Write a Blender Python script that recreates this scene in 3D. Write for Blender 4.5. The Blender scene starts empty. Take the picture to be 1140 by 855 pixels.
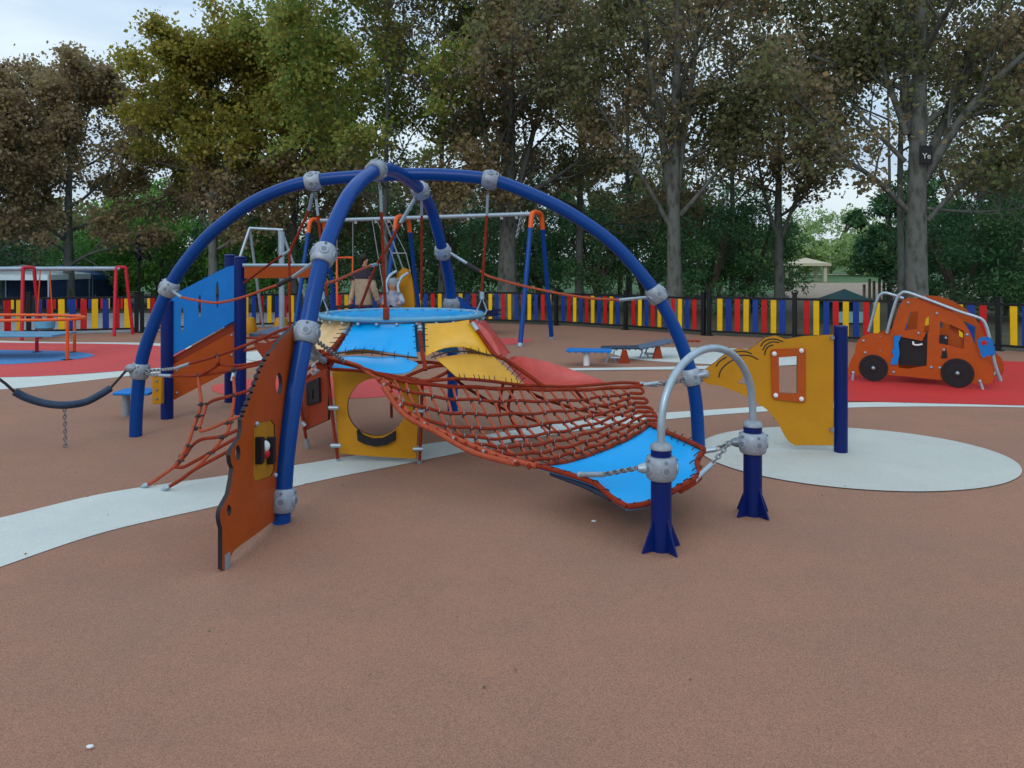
import bpy, bmesh, math, random
import numpy as np
from mathutils import Vector, Matrix
from mathutils.geometry import tessellate_polygon
R = math.radians
V = Vector
F, HZ, CAMZ = 850.0, 294.0, 1.6      # focal length in photo pixels, horizon row, eye height
scene = bpy.context.scene
col = scene.collection
WL = {}                               # world position of every empty / mesh that parents something

# ------------------------------------------------------------------ measuring helpers
def W(u, v, D):
    return V(((u - 570) * D / F, D, CAMZ - (v - HZ) * D / F))
def Gd(v): return F * CAMZ / (v - HZ)
def G(u, v, z=0.0):
    p = W(u, v, Gd(v)); p.z = z; return p
class Plane:
    """vertical plane through two ground points; local coords (s along, z up, n offset)"""
    def __init__(s, P0, P1):
        s.o = V((P0[0], P0[1], 0)); d = V((P1[0] - P0[0], P1[1] - P0[1], 0)); s.len = d.length
        s.d = d.normalized(); s.n = V((s.d.y, -s.d.x, 0))
    def px(s, u, v):
        k = (u - 570) / F
        # o.x + t d.x = k (o.y + t d.y)
        t = (k * s.o.y - s.o.x) / (s.d.x - k * s.d.y)
        D = s.o.y + t * s.d.y
        return (t, CAMZ - (v - HZ) * D / F)
    def w(s, q, n=0.0):
        p = s.o + s.d * q[0] + s.n * n; p.z = q[1]; return p
    def pw(s, u, v, n=0.0): return s.w(s.px(u, v), n)

def smooth(pts, n=6):
    pts = [V(p) for p in pts]
    if len(pts) < 3: return pts
    out = []
    P = [pts[0] * 2 - pts[1]] + pts + [pts[-1] * 2 - pts[-2]]
    for i in range(1, len(P) - 2):
        a, b, c, d = P[i - 1], P[i], P[i + 1], P[i + 2]
        for k in range(n):
            t = k / n
            out.append(0.5 * ((2 * b) + (c - a) * t + (2 * a - 5 * b + 4 * c - d) * t * t + (3 * b - a - 3 * c + d) * t ** 3))
    out.append(pts[-1]); return out

def sag(a, b, s, n=10):
    a, b = V(a), V(b)
    return [a.lerp(b, i / n) - V((0, 0, 4 * s * (i / n) * (1 - i / n))) for i in range(n + 1)]

# ------------------------------------------------------------------ mesh builder
class MB:
    def __init__(s): s.v = []; s.f = []; s.m = []
    def add(s, vs, fs, m=0):
        o = len(s.v); s.v += [tuple(p) for p in vs]
        s.f += [tuple(i + o for i in f) for f in fs]; s.m += [m] * len(fs); return s
    def box(s, c, size, rz=0, m=0, rot=None):
        hx, hy, hz = size[0] / 2, size[1] / 2, size[2] / 2
        M = rot if rot is not None else Matrix.Rotation(rz, 3, 'Z')
        c = V(c); vs = [c + M @ V((x * hx, y * hy, z * hz)) for z in (-1, 1) for x, y in ((-1, -1), (1, -1), (1, 1), (-1, 1))]
        return s.add(vs, [(3, 2, 1, 0), (4, 5, 6, 7), (0, 1, 5, 4), (1, 2, 6, 5), (2, 3, 7, 6), (3, 0, 4, 7)], m)
    def tube(s, pts, r, n=10, m=0, cap=True, closed=False):
        pts = [V(p) for p in pts]
        q = [pts[0]]; rr = [r[0]] if isinstance(r, (list, tuple)) else None
        for i, p in enumerate(pts[1:]):
            if (p - q[-1]).length > 1e-5:
                q.append(p)
                if rr is not None: rr.append(r[i + 1])
        pts = q; N = len(pts)
        if N < 2: return s
        T = []
        for i in range(N):
            if closed: t = pts[(i + 1) % N] - pts[i - 1]
            else: t = pts[min(i + 1, N - 1)] - pts[max(i - 1, 0)]
            T.append(t.normalized() if t.length > 1e-9 else V((0, 0, 1)))
        a = V((0, 0, 1)) if abs(T[0].z) < .9 else V((1, 0, 0))
        x = T[0].cross(a).normalized()
        vs = []
        for i in range(N):
            x = (x - T[i] * x.dot(T[i]))
            if x.length < 1e-6: x = T[i].orthogonal()
            x.normalize(); y = T[i].cross(x)
            ri = rr[i] if rr is not None else r
            for k in range(n):
                an = 2 * math.pi * k / n
                vs.append(pts[i] + x * (math.cos(an) * ri) + y * (math.sin(an) * ri))
        fs = []
        for i in range(N if closed else N - 1):
            j = (i + 1) % N
            for k in range(n):
                l = (k + 1) % n; fs.append((i * n + k, i * n + l, j * n + l, j * n + k))
        if cap and not closed:
            fs.append(tuple(range(n))[::-1]); fs.append(tuple((N - 1) * n + k for k in range(n)))
        return s.add(vs, fs, m)
    def cyl(s, a, b, r, n=14, m=0): return s.tube([a, b], r, n, m)
    def lathe(s, c, axis, prof, n=18, m=0, x0=None):
        """prof: list of (distance along axis, radius)"""
        c = V(c); ax = V(axis).normalized()
        x = ax.orthogonal().normalized(); y = ax.cross(x)
        vs = []
        for h, r in prof:
            for k in range(n):
                an = 2 * math.pi * k / n
                vs.append(c + ax * h + x * (r * math.cos(an)) + y * (r * math.sin(an)))
        fs = []
        for i in range(len(prof) - 1):
            for k in range(n):
                l = (k + 1) % n; fs.append((i * n + k, i * n + l, (i + 1) * n + l, (i + 1) * n + k))
        fs.append(tuple(range(n))[::-1]); fs.append(tuple((len(prof) - 1) * n + k for k in range(n)))
        return s.add(vs, fs, m)
    def ball(s, c, r, n=10, m=0, sc=(1, 1, 1)):
        c = V(c); k = n // 2; vs = [c + V((0, 0, r * sc[2]))]
        for i in range(1, k):
            a = math.pi * i / k
            for j in range(n):
                b = 2 * math.pi * j / n
                vs.append(c + V((r * sc[0] * math.sin(a) * math.cos(b), r * sc[1] * math.sin(a) * math.sin(b), r * sc[2] * math.cos(a))))
        vs.append(c - V((0, 0, r * sc[2]))); fs = []
        for j in range(n): fs.append((0, 1 + j, 1 + (j + 1) % n))
        for i in range(k - 2):
            for j in range(n):
                l = (j + 1) % n; fs.append((1 + i * n + j, 1 + (i + 1) * n + j, 1 + (i + 1) * n + l, 1 + i * n + l))
        e = len(vs) - 1
        for j in range(n): fs.append((e, 1 + (k - 2) * n + (j + 1) % n, 1 + (k - 2) * n + j))
        return s.add(vs, fs, m)
    def panel(s, pl, outer, holes=(), n0=-.01, n1=.01, m=0, me=1):
        """flat board in a Plane: outlines are lists of (s,z)"""
        loops = [list(outer)] + [list(h) for h in holes]
        flat = [q for l in loops for q in l]
        tris = tessellate_polygon([[V((q[0], q[1], 0)) for q in l] for l in loops])
        L = len(flat)
        vs = [pl.w(q, n0) for q in flat] + [pl.w(q, n1) for q in flat]
        s.add(vs, [tuple(t) for t in tris], m); o = len(s.v) - 2 * L
        s.f += [tuple(o + L + i for i in t[::-1]) for t in tris]; s.m += [m] * len(tris)
        k = 0
        for l in loops:
            c = len(l)
            for i in range(c):
                j = (i + 1) % c
                s.f.append((o + k + i, o + k + j, o + L + k + j, o + L + k + i)); s.m.append(me)
            k += c
        return s
    def grid(s, P, nu, nv, th=0.0, m=0):
        """P[i][j] points; optional thickness downward"""
        vs = [P[i][j] for i in range(nu) for j in range(nv)]
        fs = [(i * nv + j, (i + 1) * nv + j, (i + 1) * nv + j + 1, i * nv + j + 1) for i in range(nu - 1) for j in range(nv - 1)]
        if th:
            dn = V((0, 0, -th)); k = len(vs); vs = vs + [V(p) + dn for p in vs]
            fs += [tuple(k + i for i in f[::-1]) for f in fs]
            rim = [i * nv for i in range(nu)] + [(nu - 1) * nv + j for j in range(1, nv)] + [i * nv + nv - 1 for i in range(nu - 2, -1, -1)] + [j for j in range(nv - 2, 0, -1)]
            for a in range(len(rim)):
                b = (a + 1) % len(rim); fs.append((rim[a], rim[b], k + rim[b], k + rim[a]))
        return s.add(vs, fs, m)
    def chain(s, pts, link=.035, r=.0045, m=0):
        pts = smooth(pts, 6) if len(pts) > 2 else [V(p) for p in pts]
        L = [0]
        for a, b in zip(pts, pts[1:]): L.append(L[-1] + (b - a).length)
        n = max(1, int(L[-1] / (link * .75))); 
        for i in range(n):
            d = (i + .5) / n * L[-1]; k = 0
            while k < len(L) - 2 and L[k + 1] < d: k += 1
            t = (pts[k + 1] - pts[k]).normalized(); c = pts[k] + t * (d - L[k])
            sd = t.orthogonal().normalized(); 
            if i % 2: sd = t.cross(sd)
            ring = []
            for q in range(8):
                an = 2 * math.pi * q / 8
                ring.append(c + t * (math.cos(an) * link * .5) + sd * (math.sin(an) * link * .3))
            s.tube(ring, r, 5, m, closed=True)
        return s
    def build(s, name, mats, parent=None, bevel=0, world=True, origin=None, sharp=38):
        me = bpy.data.meshes.new(name)
        off = V((0, 0, 0))
        if parent is not None and world: off = WL[parent.name]
        if origin is not None: off = off + (V(origin) - off)
        arr = np.array(s.v, dtype=np.float64).reshape(-1, 3) - np.array(off)
        me.from_pydata([tuple(p) for p in arr], [], s.f)
        if not isinstance(mats, (list, tuple)): mats = [mats]
        for m_ in mats: me.materials.append(m_)
        me.polygons.foreach_set('material_index', [min(i, len(mats) - 1) for i in s.m])
        me.polygons.foreach_set('use_smooth', [True] * len(s.f))
        me.update(); me.set_sharp_from_angle(angle=R(sharp))
        o = bpy.data.objects.new(name, me); col.objects.link(o)
        if parent is not None:
            o.parent = parent
            if world: o.location = off - WL[parent.name]; WL[o.name] = off
            else: WL[o.name] = V(WL[parent.name])
        else:
            o.location = off; WL[o.name] = off
        if bevel:
            b = o.modifiers.new('bevel', 'BEVEL'); b.width = bevel; b.segments = 2; b.limit_method = 'ANGLE'; b.angle_limit = R(50)
        return o

def tag(o, label=None, cat=None, group=None, kind=None):
    if label: o['label'] = label
    if cat: o['category'] = cat
    if group: o['group'] = group
    if kind: o['kind'] = kind
    return o
def thing(name, label, cat, loc=(0, 0, 0), group=None):
    o = bpy.data.objects.new(name, None); col.objects.link(o); o.location = loc; o.empty_display_size = .2
    WL[o.name] = V(loc); return tag(o, label, cat, group)
def copy_tree(o, parent=None):
    c = o.copy(); col.objects.link(c); c.parent = parent
    WL[c.name] = V(o.location)
    for ch in list(o.children): copy_tree(ch, c)
    return c

# ------------------------------------------------------------------ materials
def mat(name, color, rough=.5, metal=0.0, spec=.3, var=.0, vscale=6.0, bump=.0, bscale=120.0, coat=0.0, color2=None, wear=0.0):
    m = bpy.data.materials.new(name); m.use_nodes = True; nt = m.node_tree; N = nt.nodes; L = nt.links
    b = N['Principled BSDF']; b.inputs['Base Color'].default_value = (*color, 1); b.inputs['Roughness'].default_value = rough
    b.inputs['Metallic'].default_value = metal; b.inputs['Specular IOR Level'].default_value = spec; b.inputs['Coat Weight'].default_value = coat
    tc = N.new('ShaderNodeTexCoord'); cur = None
    if var or color2:
        nz = N.new('ShaderNodeTexNoise'); nz.inputs['Scale'].default_value = vscale; nz.inputs['Detail'].default_value = 6; nz.inputs['Roughness'].default_value = .65
        L.new(tc.outputs['Object'], nz.inputs['Vector'])
        r = N.new('ShaderNodeMapRange'); r.inputs['From Min'].default_value = .3; r.inputs['From Max'].default_value = .7
        L.new(nz.outputs['Fac'], r.inputs['Value'])
        mx = N.new('ShaderNodeMix'); mx.data_type = 'RGBA'
        c2 = color2 if color2 else tuple(c * (1 - var) for c in color)
        mx.inputs[6].default_value = (*color, 1); mx.inputs[7].default_value = (*c2, 1)
        L.new(r.outputs[0], mx.inputs[0]); L.new(mx.outputs[2], b.inputs['Base Color'])
        rr = N.new('ShaderNodeMapRange'); rr.inputs['To Min'].default_value = max(.05, rough - .08); rr.inputs['To Max'].default_value = min(1, rough + .12)
        L.new(nz.outputs['Fac'], rr.inputs['Value']); L.new(rr.outputs[0], b.inputs['Roughness'])
    if wear:
        src = b.inputs['Base Color'].links[0].from_socket if b.inputs['Base Color'].links else None
        oi = N.new('ShaderNodeObjectInfo'); va = N.new('ShaderNodeVectorMath'); va.operation = 'ADD'
        cb_ = N.new('ShaderNodeCombineXYZ'); ml = N.new('ShaderNodeMath'); ml.operation = 'MULTIPLY'; ml.inputs[1].default_value = 37.0
        L.new(oi.outputs['Random'], ml.inputs[0]); L.new(ml.outputs[0], cb_.inputs[0]); L.new(ml.outputs[0], cb_.inputs[2])
        L.new(tc.outputs['Object'], va.inputs[0]); L.new(cb_.outputs[0], va.inputs[1])
        n3 = N.new('ShaderNodeTexNoise'); n3.inputs['Scale'].default_value = 17; n3.inputs['Detail'].default_value = 9; n3.inputs['Roughness'].default_value = .78
        L.new(va.outputs[0], n3.inputs['Vector'])
        r3 = N.new('ShaderNodeMapRange'); r3.inputs['From Min'].default_value = .56; r3.inputs['From Max'].default_value = .72; r3.inputs['To Max'].default_value = wear
        L.new(n3.outputs['Fac'], r3.inputs['Value'])
        m3 = N.new('ShaderNodeMix'); m3.data_type = 'RGBA'; L.new(r3.outputs[0], m3.inputs[0])
        if src: L.new(src, m3.inputs[6])
        else: m3.inputs[6].default_value = (*color, 1)
        g_ = (sum(color) / 3 + .12) * .8; m3.inputs[7].default_value = (color[0] * .5 + g_ * .45, color[1] * .5 + g_ * .45, color[2] * .5 + g_ * .45, 1)
        hs = N.new('ShaderNodeHueSaturation'); hv = N.new('ShaderNodeMapRange'); hv.inputs['To Min'].default_value = .82; hv.inputs['To Max'].default_value = 1.08
        L.new(oi.outputs['Random'], hv.inputs['Value']); L.new(hv.outputs[0], hs.inputs['Value']); L.new(m3.outputs[2], hs.inputs['Color']); L.new(hs.outputs[0], b.inputs['Base Color'])
    if bump:
        n2 = N.new('ShaderNodeTexNoise'); n2.inputs['Scale'].default_value = bscale; n2.inputs['Detail'].default_value = 4
        L.new(tc.outputs['Object'], n2.inputs['Vector'])
        bp = N.new('ShaderNodeBump'); bp.inputs['Strength'].default_value = bump; bp.inputs['Distance'].default_value = .005
        L.new(n2.outputs['Fac'], bp.inputs['Height']); L.new(bp.outputs[0], b.inputs['Normal'])
    return m

def rubber(name, c, c2, dark, sp0=.62, sp1=1.3):
    """poured rubber granules: fine speckle, broad scuffing, small bump"""
    m = bpy.data.materials.new(name); m.use_nodes = True; nt = m.node_tree; N = nt.nodes; L = nt.links
    b = N['Principled BSDF']; b.inputs['Roughness'].default_value = .8; b.inputs['Specular IOR Level'].default_value = .35; b.inputs['Sheen Weight'].default_value = .025; b.inputs['Sheen Roughness'].default_value = .4; b.inputs['Sheen Tint'].default_value = (1, .86, .74, 1)
    g = N.new('ShaderNodeNewGeometry')
    def noise(sc, det=5, ro=.6):
        n = N.new('ShaderNodeTexNoise'); n.inputs['Scale'].default_value = sc; n.inputs['Detail'].default_value = det; n.inputs['Roughness'].default_value = ro
        L.new(g.outputs['Position'], n.inputs['Vector']); return n
    def rng(n, a, d, lo=0, hi=1, out='Fac'):
        r = N.new('ShaderNodeMapRange'); r.inputs['From Min'].default_value = a; r.inputs['From Max'].default_value = d
        r.inputs['To Min'].default_value = lo; r.inputs['To Max'].default_value = hi; L.new(n.outputs[out], r.inputs['Value']); return r
    def mix(f, a, bb, mode='MIX'):
        x = N.new('ShaderNodeMix'); x.data_type = 'RGBA'; x.blend_type = mode
        if isinstance(f, float): x.inputs[0].default_value = f
        else: L.new(f.outputs[0], x.inputs[0])
        for k, q in ((6, a), (7, bb)):
            if isinstance(q, tuple): x.inputs[k].default_value = (*q, 1)
            else: L.new(q.outputs[2], x.inputs[k])
        return x
    big = rng(noise(.7, 7, .65), .36, .64); mid = rng(noise(3.2, 8, .75), .38, .78, 0, .4)
    vo = N.new('ShaderNodeTexVoronoi'); vo.inputs['Scale'].default_value = 300; L.new(g.outputs['Position'], vo.inputs['Vector'])
    gr = rng(vo, 0, 1, .0, 1.0, 'Color')
    base = mix(big, c, c2); base = mix(mid, base, dark)
    spk = N.new('ShaderNodeMapRange'); spk.inputs['From Min'].default_value = 0; spk.inputs['From Max'].default_value = 1; spk.inputs['To Min'].default_value = sp0; spk.inputs['To Max'].default_value = sp1
    sp = N.new('ShaderNodeSeparateColor'); L.new(vo.outputs['Color'], sp.inputs[0]); L.new(sp.outputs[0], spk.inputs['Value'])
    cc = N.new('ShaderNodeVectorMath'); cc.operation = 'SCALE'; L.new(base.outputs[2], cc.inputs[0]); L.new(spk.outputs[0], cc.inputs['Scale'])
    L.new(cc.outputs[0], b.inputs['Base Color'])
    bp = N.new('ShaderNodeBump'); bp.inputs['Strength'].default_value = .6; bp.inputs['Distance'].default_value = .003
    L.new(vo.outputs['Distance'], bp.inputs['Height']); L.new(bp.outputs[0], b.inputs['Normal'])
    return m

def leafmat(name, cols, trans=.5):
    m = bpy.data.materials.new(name); m.use_nodes = True; nt = m.node_tree; N = nt.nodes; L = nt.links
    for n in list(N): N.remove(n)
    at = N.new('ShaderNodeAttribute'); at.attribute_name = 'lv'
    rp = N.new('ShaderNodeValToRGB'); el = rp.color_ramp.elements
    while len(el) < len(cols): el.new(.5)
    for i, c in enumerate(cols): el[i].position = i / (len(cols) - 1); el[i].color = (*c, 1)
    L.new(at.outputs['Fac'], rp.inputs[0])
    d = N.new('ShaderNodeBsdfPrincipled'); d.inputs['Roughness'].default_value = .55; d.inputs['Specular IOR Level'].default_value = .3
    t = N.new('ShaderNodeBsdfTranslucent'); mx = N.new('ShaderNodeMixShader'); mx.inputs[0].default_value = trans
    L.new(rp.outputs[0], d.inputs['Base Color']); L.new(rp.outputs[0], t.inputs[0])
    L.new(d.outputs[0], mx.inputs[1]); L.new(t.outputs[0], mx.inputs[2])
    o = N.new('ShaderNodeOutputMaterial'); L.new(mx.outputs[0], o.inputs[0]); return m

M = {}
M['navy'] = mat('blue_powder_coat', (.001, .014, .13), wear=0.06, rough=.33, spec=.25, var=.25, vscale=3)
M['blue'] = mat('blue_painted_steel', (.001, .052, .26), wear=0.05, rough=.26, spec=.22, var=.15, vscale=2.5)
M['sky'] = mat('bright_blue_membrane', (.001, .35, .80), wear=0.25, rough=.28, spec=.5, var=.10, vscale=4, bump=.15, bscale=60)
M['skyrim'] = mat('pale_blue_ring', (.13, .40, .62), wear=0.3, rough=.35, var=.2, vscale=9)
M['yel'] = mat('yellow_membrane', (.78, .40, .012), wear=0.22, rough=.28, spec=.5, var=.2, vscale=4, bump=.15, bscale=40)
M['beige'] = mat('faded_yellow_membrane', (.85, .58, .28), wear=0.3, rough=.5, var=.2, vscale=5)
M['red'] = mat('red_membrane', (.56, .06, .045), wear=0.3, rough=.3, spec=.5, var=.3, vscale=7, bump=.3, bscale=40)
M['rope'] = mat('red_rope', (.28, .036, .014), .85, spec=.15, var=.35, vscale=30, bump=.8, bscale=260)
M['rope2'] = mat('faded_red_rope', (.44, .09, .045), .85, spec=.15, var=.3, vscale=30, bump=.8, bscale=260)
M['drope'] = mat('dark_rope', (.03, .025, .028), .75, bump=.6, bscale=260)
M['steel'] = mat('galvanised_steel', (.36, .46, .54), .36, spec=.6, metal=.45, var=.25, vscale=14)
M['alu'] = mat('cast_aluminium', (.33, .38, .45), wear=0.4, rough=.45, metal=.3, var=.25, vscale=30, bump=.2)
M['dimple'] = mat('dark_recess', (.17, .20, .25), .6, metal=.3)
M['chain'] = mat('chain_steel', (.33, .34, .36), .4, metal=.8, var=.4, vscale=60)
M['orange'] = mat('orange_board', (.39, .064, .003), wear=0.22, rough=.42, var=.16, vscale=5, bump=.12, bscale=300)
M['dkred'] = mat('rust_red_and_shaded_board', (.30, .035, .006), wear=0.25, rough=.42, var=.2, vscale=6, bump=.1, bscale=300)
M['core'] = mat('dark_board_edge', (.018, .014, .02), .6)
M['yellow'] = mat('yellow_board', (.45, .20, .003), wear=0.2, rough=.42, var=.14, vscale=4, bump=.12, bscale=300)
M['bboard'] = mat('blue_board', (.003, .19, .62), wear=0.2, rough=.42, var=.15, vscale=5, bump=.1, bscale=300)
M['greyboard'] = mat('grey_deck_board', (.10, .14, .22), .6, var=.3)
M['black'] = mat('black_rubber', (.012, .012, .016), .5, var=.3, vscale=12)
M['pad'] = mat('dark_blue_padding', (.025, .05, .10), .45, var=.4, vscale=9, bump=.3, bscale=90)
M['white'] = mat('white_plastic', (.72, .74, .76), .4, var=.15)
M['fblack'] = mat('black_fence_steel', (.008, .009, .011), .45, var=.4, vscale=9)
M['fred'] = mat('red_plank', (.55, .008, .010), wear=0.1, rough=.4, var=.25, vscale=5)
M['fyel'] = mat('yellow_plank', (.82, .50, .004), wear=0.1, rough=.4, var=.2, vscale=5)
M['fblue'] = mat('blue_plank', (.004, .04, .28), wear=0.1, rough=.4, var=.25, vscale=5)
M['orgtube'] = mat('orange_painted_tube', (.68, .10, .015), wear=0.25, rough=.35, var=.15)
M['redtube'] = mat('red_painted_tube', (.55, .015, .035), wear=0.25, rough=.35, var=.15)
M['bark'] = None

def barkmat(name, a, b_, c):
    m = bpy.data.materials.new(name); m.use_nodes = True; nt = m.node_tree; N = nt.nodes; L = nt.links
    b = N['Principled BSDF']; b.inputs['Roughness'].default_value = .85; b.inputs['Specular IOR Level'].default_value = .2
    g = N.new('ShaderNodeTexCoord'); mp = N.new('ShaderNodeMapping'); mp.inputs['Scale'].default_value = (1, 1, .45); L.new(g.outputs['Object'], mp.inputs[0])
    n1 = N.new('ShaderNodeTexNoise'); n1.inputs['Scale'].default_value = 5; n1.inputs['Detail'].default_value = 7; n1.inputs['Roughness'].default_value = .7; L.new(mp.outputs[0], n1.inputs['Vector'])
    vo = N.new('ShaderNodeTexVoronoi'); vo.inputs['Scale'].default_value = 7; L.new(mp.outputs[0], vo.inputs['Vector'])
    rp = N.new('ShaderNodeValToRGB'); e = rp.color_ramp.elements; e.new(.5); e[0].position = .36; e[1].position = .5; e[2].position = .66
    for i, c_ in enumerate((a, b_, c)): e[i].color = (*c_, 1)
    ad = N.new('ShaderNodeMath'); ad.operation = 'MULTIPLY_ADD'; L.new(vo.outputs['Distance'], ad.inputs[0]); ad.inputs[1].default_value = .25; L.new(n1.outputs['Fac'], ad.inputs[2])
    L.new(ad.outputs[0], rp.inputs[0]); L.new(rp.outputs[0], b.inputs['Base Color'])
    bp = N.new('ShaderNodeBump'); bp.inputs['Strength'].default_value = .6; bp.inputs['Distance'].default_value = .03; L.new(n1.outputs['Fac'], bp.inputs['Height']); L.new(bp.outputs[0], b.inputs['Normal'])
    return m
M['bark'] = barkmat('pale_plane_bark', (.028, .026, .02), (.065, .072, .062), (.125, .135, .125))
M['bark2'] = barkmat('brown_bark', (.03, .025, .02), (.07, .06, .045), (.12, .10, .08))

# ================================================================== SETTING
def sheet(name, pts, z, m, kind='structure'):
    tr = tessellate_polygon([[V((p[0], p[1], 0)) for p in pts]])
    mb = MB(); mb.add([V((p[0], p[1], z)) for p in pts], [tuple(t) for t in tr])
    # face up
    f0 = mb.f[0]; a, b, c = [V(mb.v[i]) for i in f0]
    if (b - a).cross(c - a).z < 0: mb.f = [f[::-1] for f in mb.f]
    return tag(mb.build(name, m), kind=kind)

mg = mat('mown_grass', (.035, .12, .03), .9, var=.0, vscale=1.2, color2=(.05, .085, .03), bump=1, bscale=30)
sheet('lawn', [(-900, -60), (900, -60), (900, 1500), (-900, 1500)], -.05, mg)
md = mat('park_soil', (.10, .085, .06), .95, vscale=.8, color2=(.05, .06, .03), bump=1, bscale=20)
sheet('planting_bed', [(-45, 14), (45, 14), (45, 42), (-45, 42)], -.02, md)
terr = rubber('terracotta_rubber', (.335, .165, .104), (.285, .15, .102), (.205, .12, .094), .66, 1.28)
circ = [(21.6 * math.cos(a) * 1.0 - 1.0, 21.6 * math.sin(a) + 1.0) for a in [2 * math.pi * i / 96 for i in range(96)]]
# rubber floor follows the fence line
def Gp(u, D): return V(((u - 570) * D / F, D, 0))
FL = [Gp(-260, 13.6), Gp(-120, 15.4), Gp(20, 17.0), Gp(152, 17.8)]
FM = [Gp(152, 17.8), Gp(240, 18.7), Gp(330, 19.5), Gp(430, 20.4), Gp(560, 20.6), Gp(640, 19.6), Gp(740, 17.8), Gp(783, 17.1)]
FR = [Gp(783, 17.1), Gp(880, 16.2), Gp(1000, 15.1), Gp(1133, 13.9), Gp(1260, 12.6), Gp(1400, 11.0)]
edge = [p for p in FL] + FM[1:] + FR[1:]
outp = [(p.x, p.y + .25) for p in edge]
sheet('rubber_floor', [(-14, -8)] + [(-14, 9)] + outp + [(14, 9), (14, -8)], 0.0, terr)
pav = mat('pale_paving', (.30, .31, .32), .85, var=.3, vscale=2, bump=.4, bscale=50)
sheet('path', [(-30, 16.0), (-14, 13.0)] + [(FL[i].x, FL[i].y + .2) for i in range(1, 4)] + [(-5.3, 20), (-5.0, 25.5), (-30, 24.5)], -.012, pav)
whiteband = rubber('pale_rubber', (.60, .65, .62), (.53, .58, .56), (.42, .47, .48), .85, 1.1)
def pxsheet(name, px, z, m, sm=True):
    pts = [G(u, v) for u, v in px]
    if sm: pts = smooth(pts + [pts[0]], 6)[:-1]
    return sheet(name, [(p.x, p.y) for p in pts], z, m)
def band(name, top, bot, z, m):
    t = smooth([G(*p) for p in top], 8); b = smooth([G(*p) for p in bot], 8)
    return sheet(name, [(p.x, p.y) for p in t] + [(p.x, p.y) for p in b[::-1]], z, m)
band('pale_curved_band', [(-160, 612), (0, 577), (120, 549), (250, 530), (350, 515), (440, 500), (520, 488), (600, 475), (700, 463), (800, 456), (900, 450), (1000, 448), (1140, 451), (1300, 458)],
     [(-160, 690), (0, 632), (120, 592), (250, 562), (350, 537), (440, 519), (520, 503), (600, 487), (700, 472), (800, 462), (900, 456), (1000, 453), (1140, 454), (1300, 462)], .004, whiteband)
redr = rubber('red_rubber', (.62, .075, .075), (.55, .062, .065), (.42, .055, .055))
redd = rubber('deep_red_rubber', (.60, .020, .018), (.50, .018, .018), (.38, .022, .022))
bluer = rubber('blue_rubber', (.07, .24, .52), (.06, .20, .45), (.05, .15, .32))
# left circle: white ring, red disc, blue oval
def ell(name, c, rx, ry, z, m, rot=0):
    return sheet(name, [(c[0] + rx * math.cos(a) * math.cos(rot) - ry * math.sin(a) * math.sin(rot), c[1] + rx * math.cos(a) * math.sin(rot) + ry * math.sin(a) * math.cos(rot)) for a in [2 * math.pi * i / 72 for i in range(72)]], z, m)
pxsheet('pale_rubber_ring', [(-420, 392), (-100, 379), (60, 381), (180, 382.5), (262, 392), (290, 400), (262, 408), (200, 413), (150, 418), (80, 426), (0, 434), (-150, 440), (-420, 425)], .004, whiteband)
pxsheet('red_rubber_disc', [(-400, 394), (-100, 382), (60, 382.5), (150, 384), (200, 388), (245, 398), (215, 406), (150, 412), (100, 416), (50, 419), (0, 420.5), (-150, 424), (-400, 414)], .008, redr)
pxsheet('blue_rubber_oval', [(-160, 396), (-60, 390), (20, 390.5), (80, 392), (105, 396), (85, 400.5), (40, 404.5), (0, 406.5), (-80, 408), (-160, 404)], .012, bluer)
ell('pale_rubber_disc', (2.85, 6.42), 1.25, 1.07, .008, rubber('sand_rubber', (.52, .55, .51), (.46, .49, .46), (.36, .38, .37), .85, 1.1), 0)
pxsheet('pale_board_patch', [(672, 391), (700, 387.5), (760, 387), (830, 388.5), (880, 392), (900, 400), (860, 408), (800, 406), (740, 403), (700, 399)], .004, whiteband)
band('pale_thin_band', [(600, 411.5), (640, 410.5), (700, 409.6), (800, 407.5), (900, 403)], [(600, 413.6), (640, 413), (700, 412.3), (800, 411), (900, 406)], .009, whiteband)
pxsheet('deep_red_floor', [(900, 440), (925, 425), (960, 413), (1010, 405), (1100, 402), (1200, 408), (1300, 425), (1320, 452), (1200, 453), (1080, 450.5), (980, 448), (930, 446)], .008, redd)
pxsheet('small_red_disc', [(540, 381), (548, 378), (565, 376.5), (590, 378), (591, 380), (575, 383), (555, 384)], .004, redr)
pxsheet('middle_red_disc', [(235, 430), (270, 423), (330, 420), (400, 419), (450, 420.5), (478, 425), (478, 432), (440, 440), (400, 443.5), (330, 444), (270, 442), (240, 437)], .004, redr)
pxsheet('pale_middle_patch', [(262, 395), (290, 391), (345, 390), (350, 400), (330, 404), (280, 402)], .012, whiteband)

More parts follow.
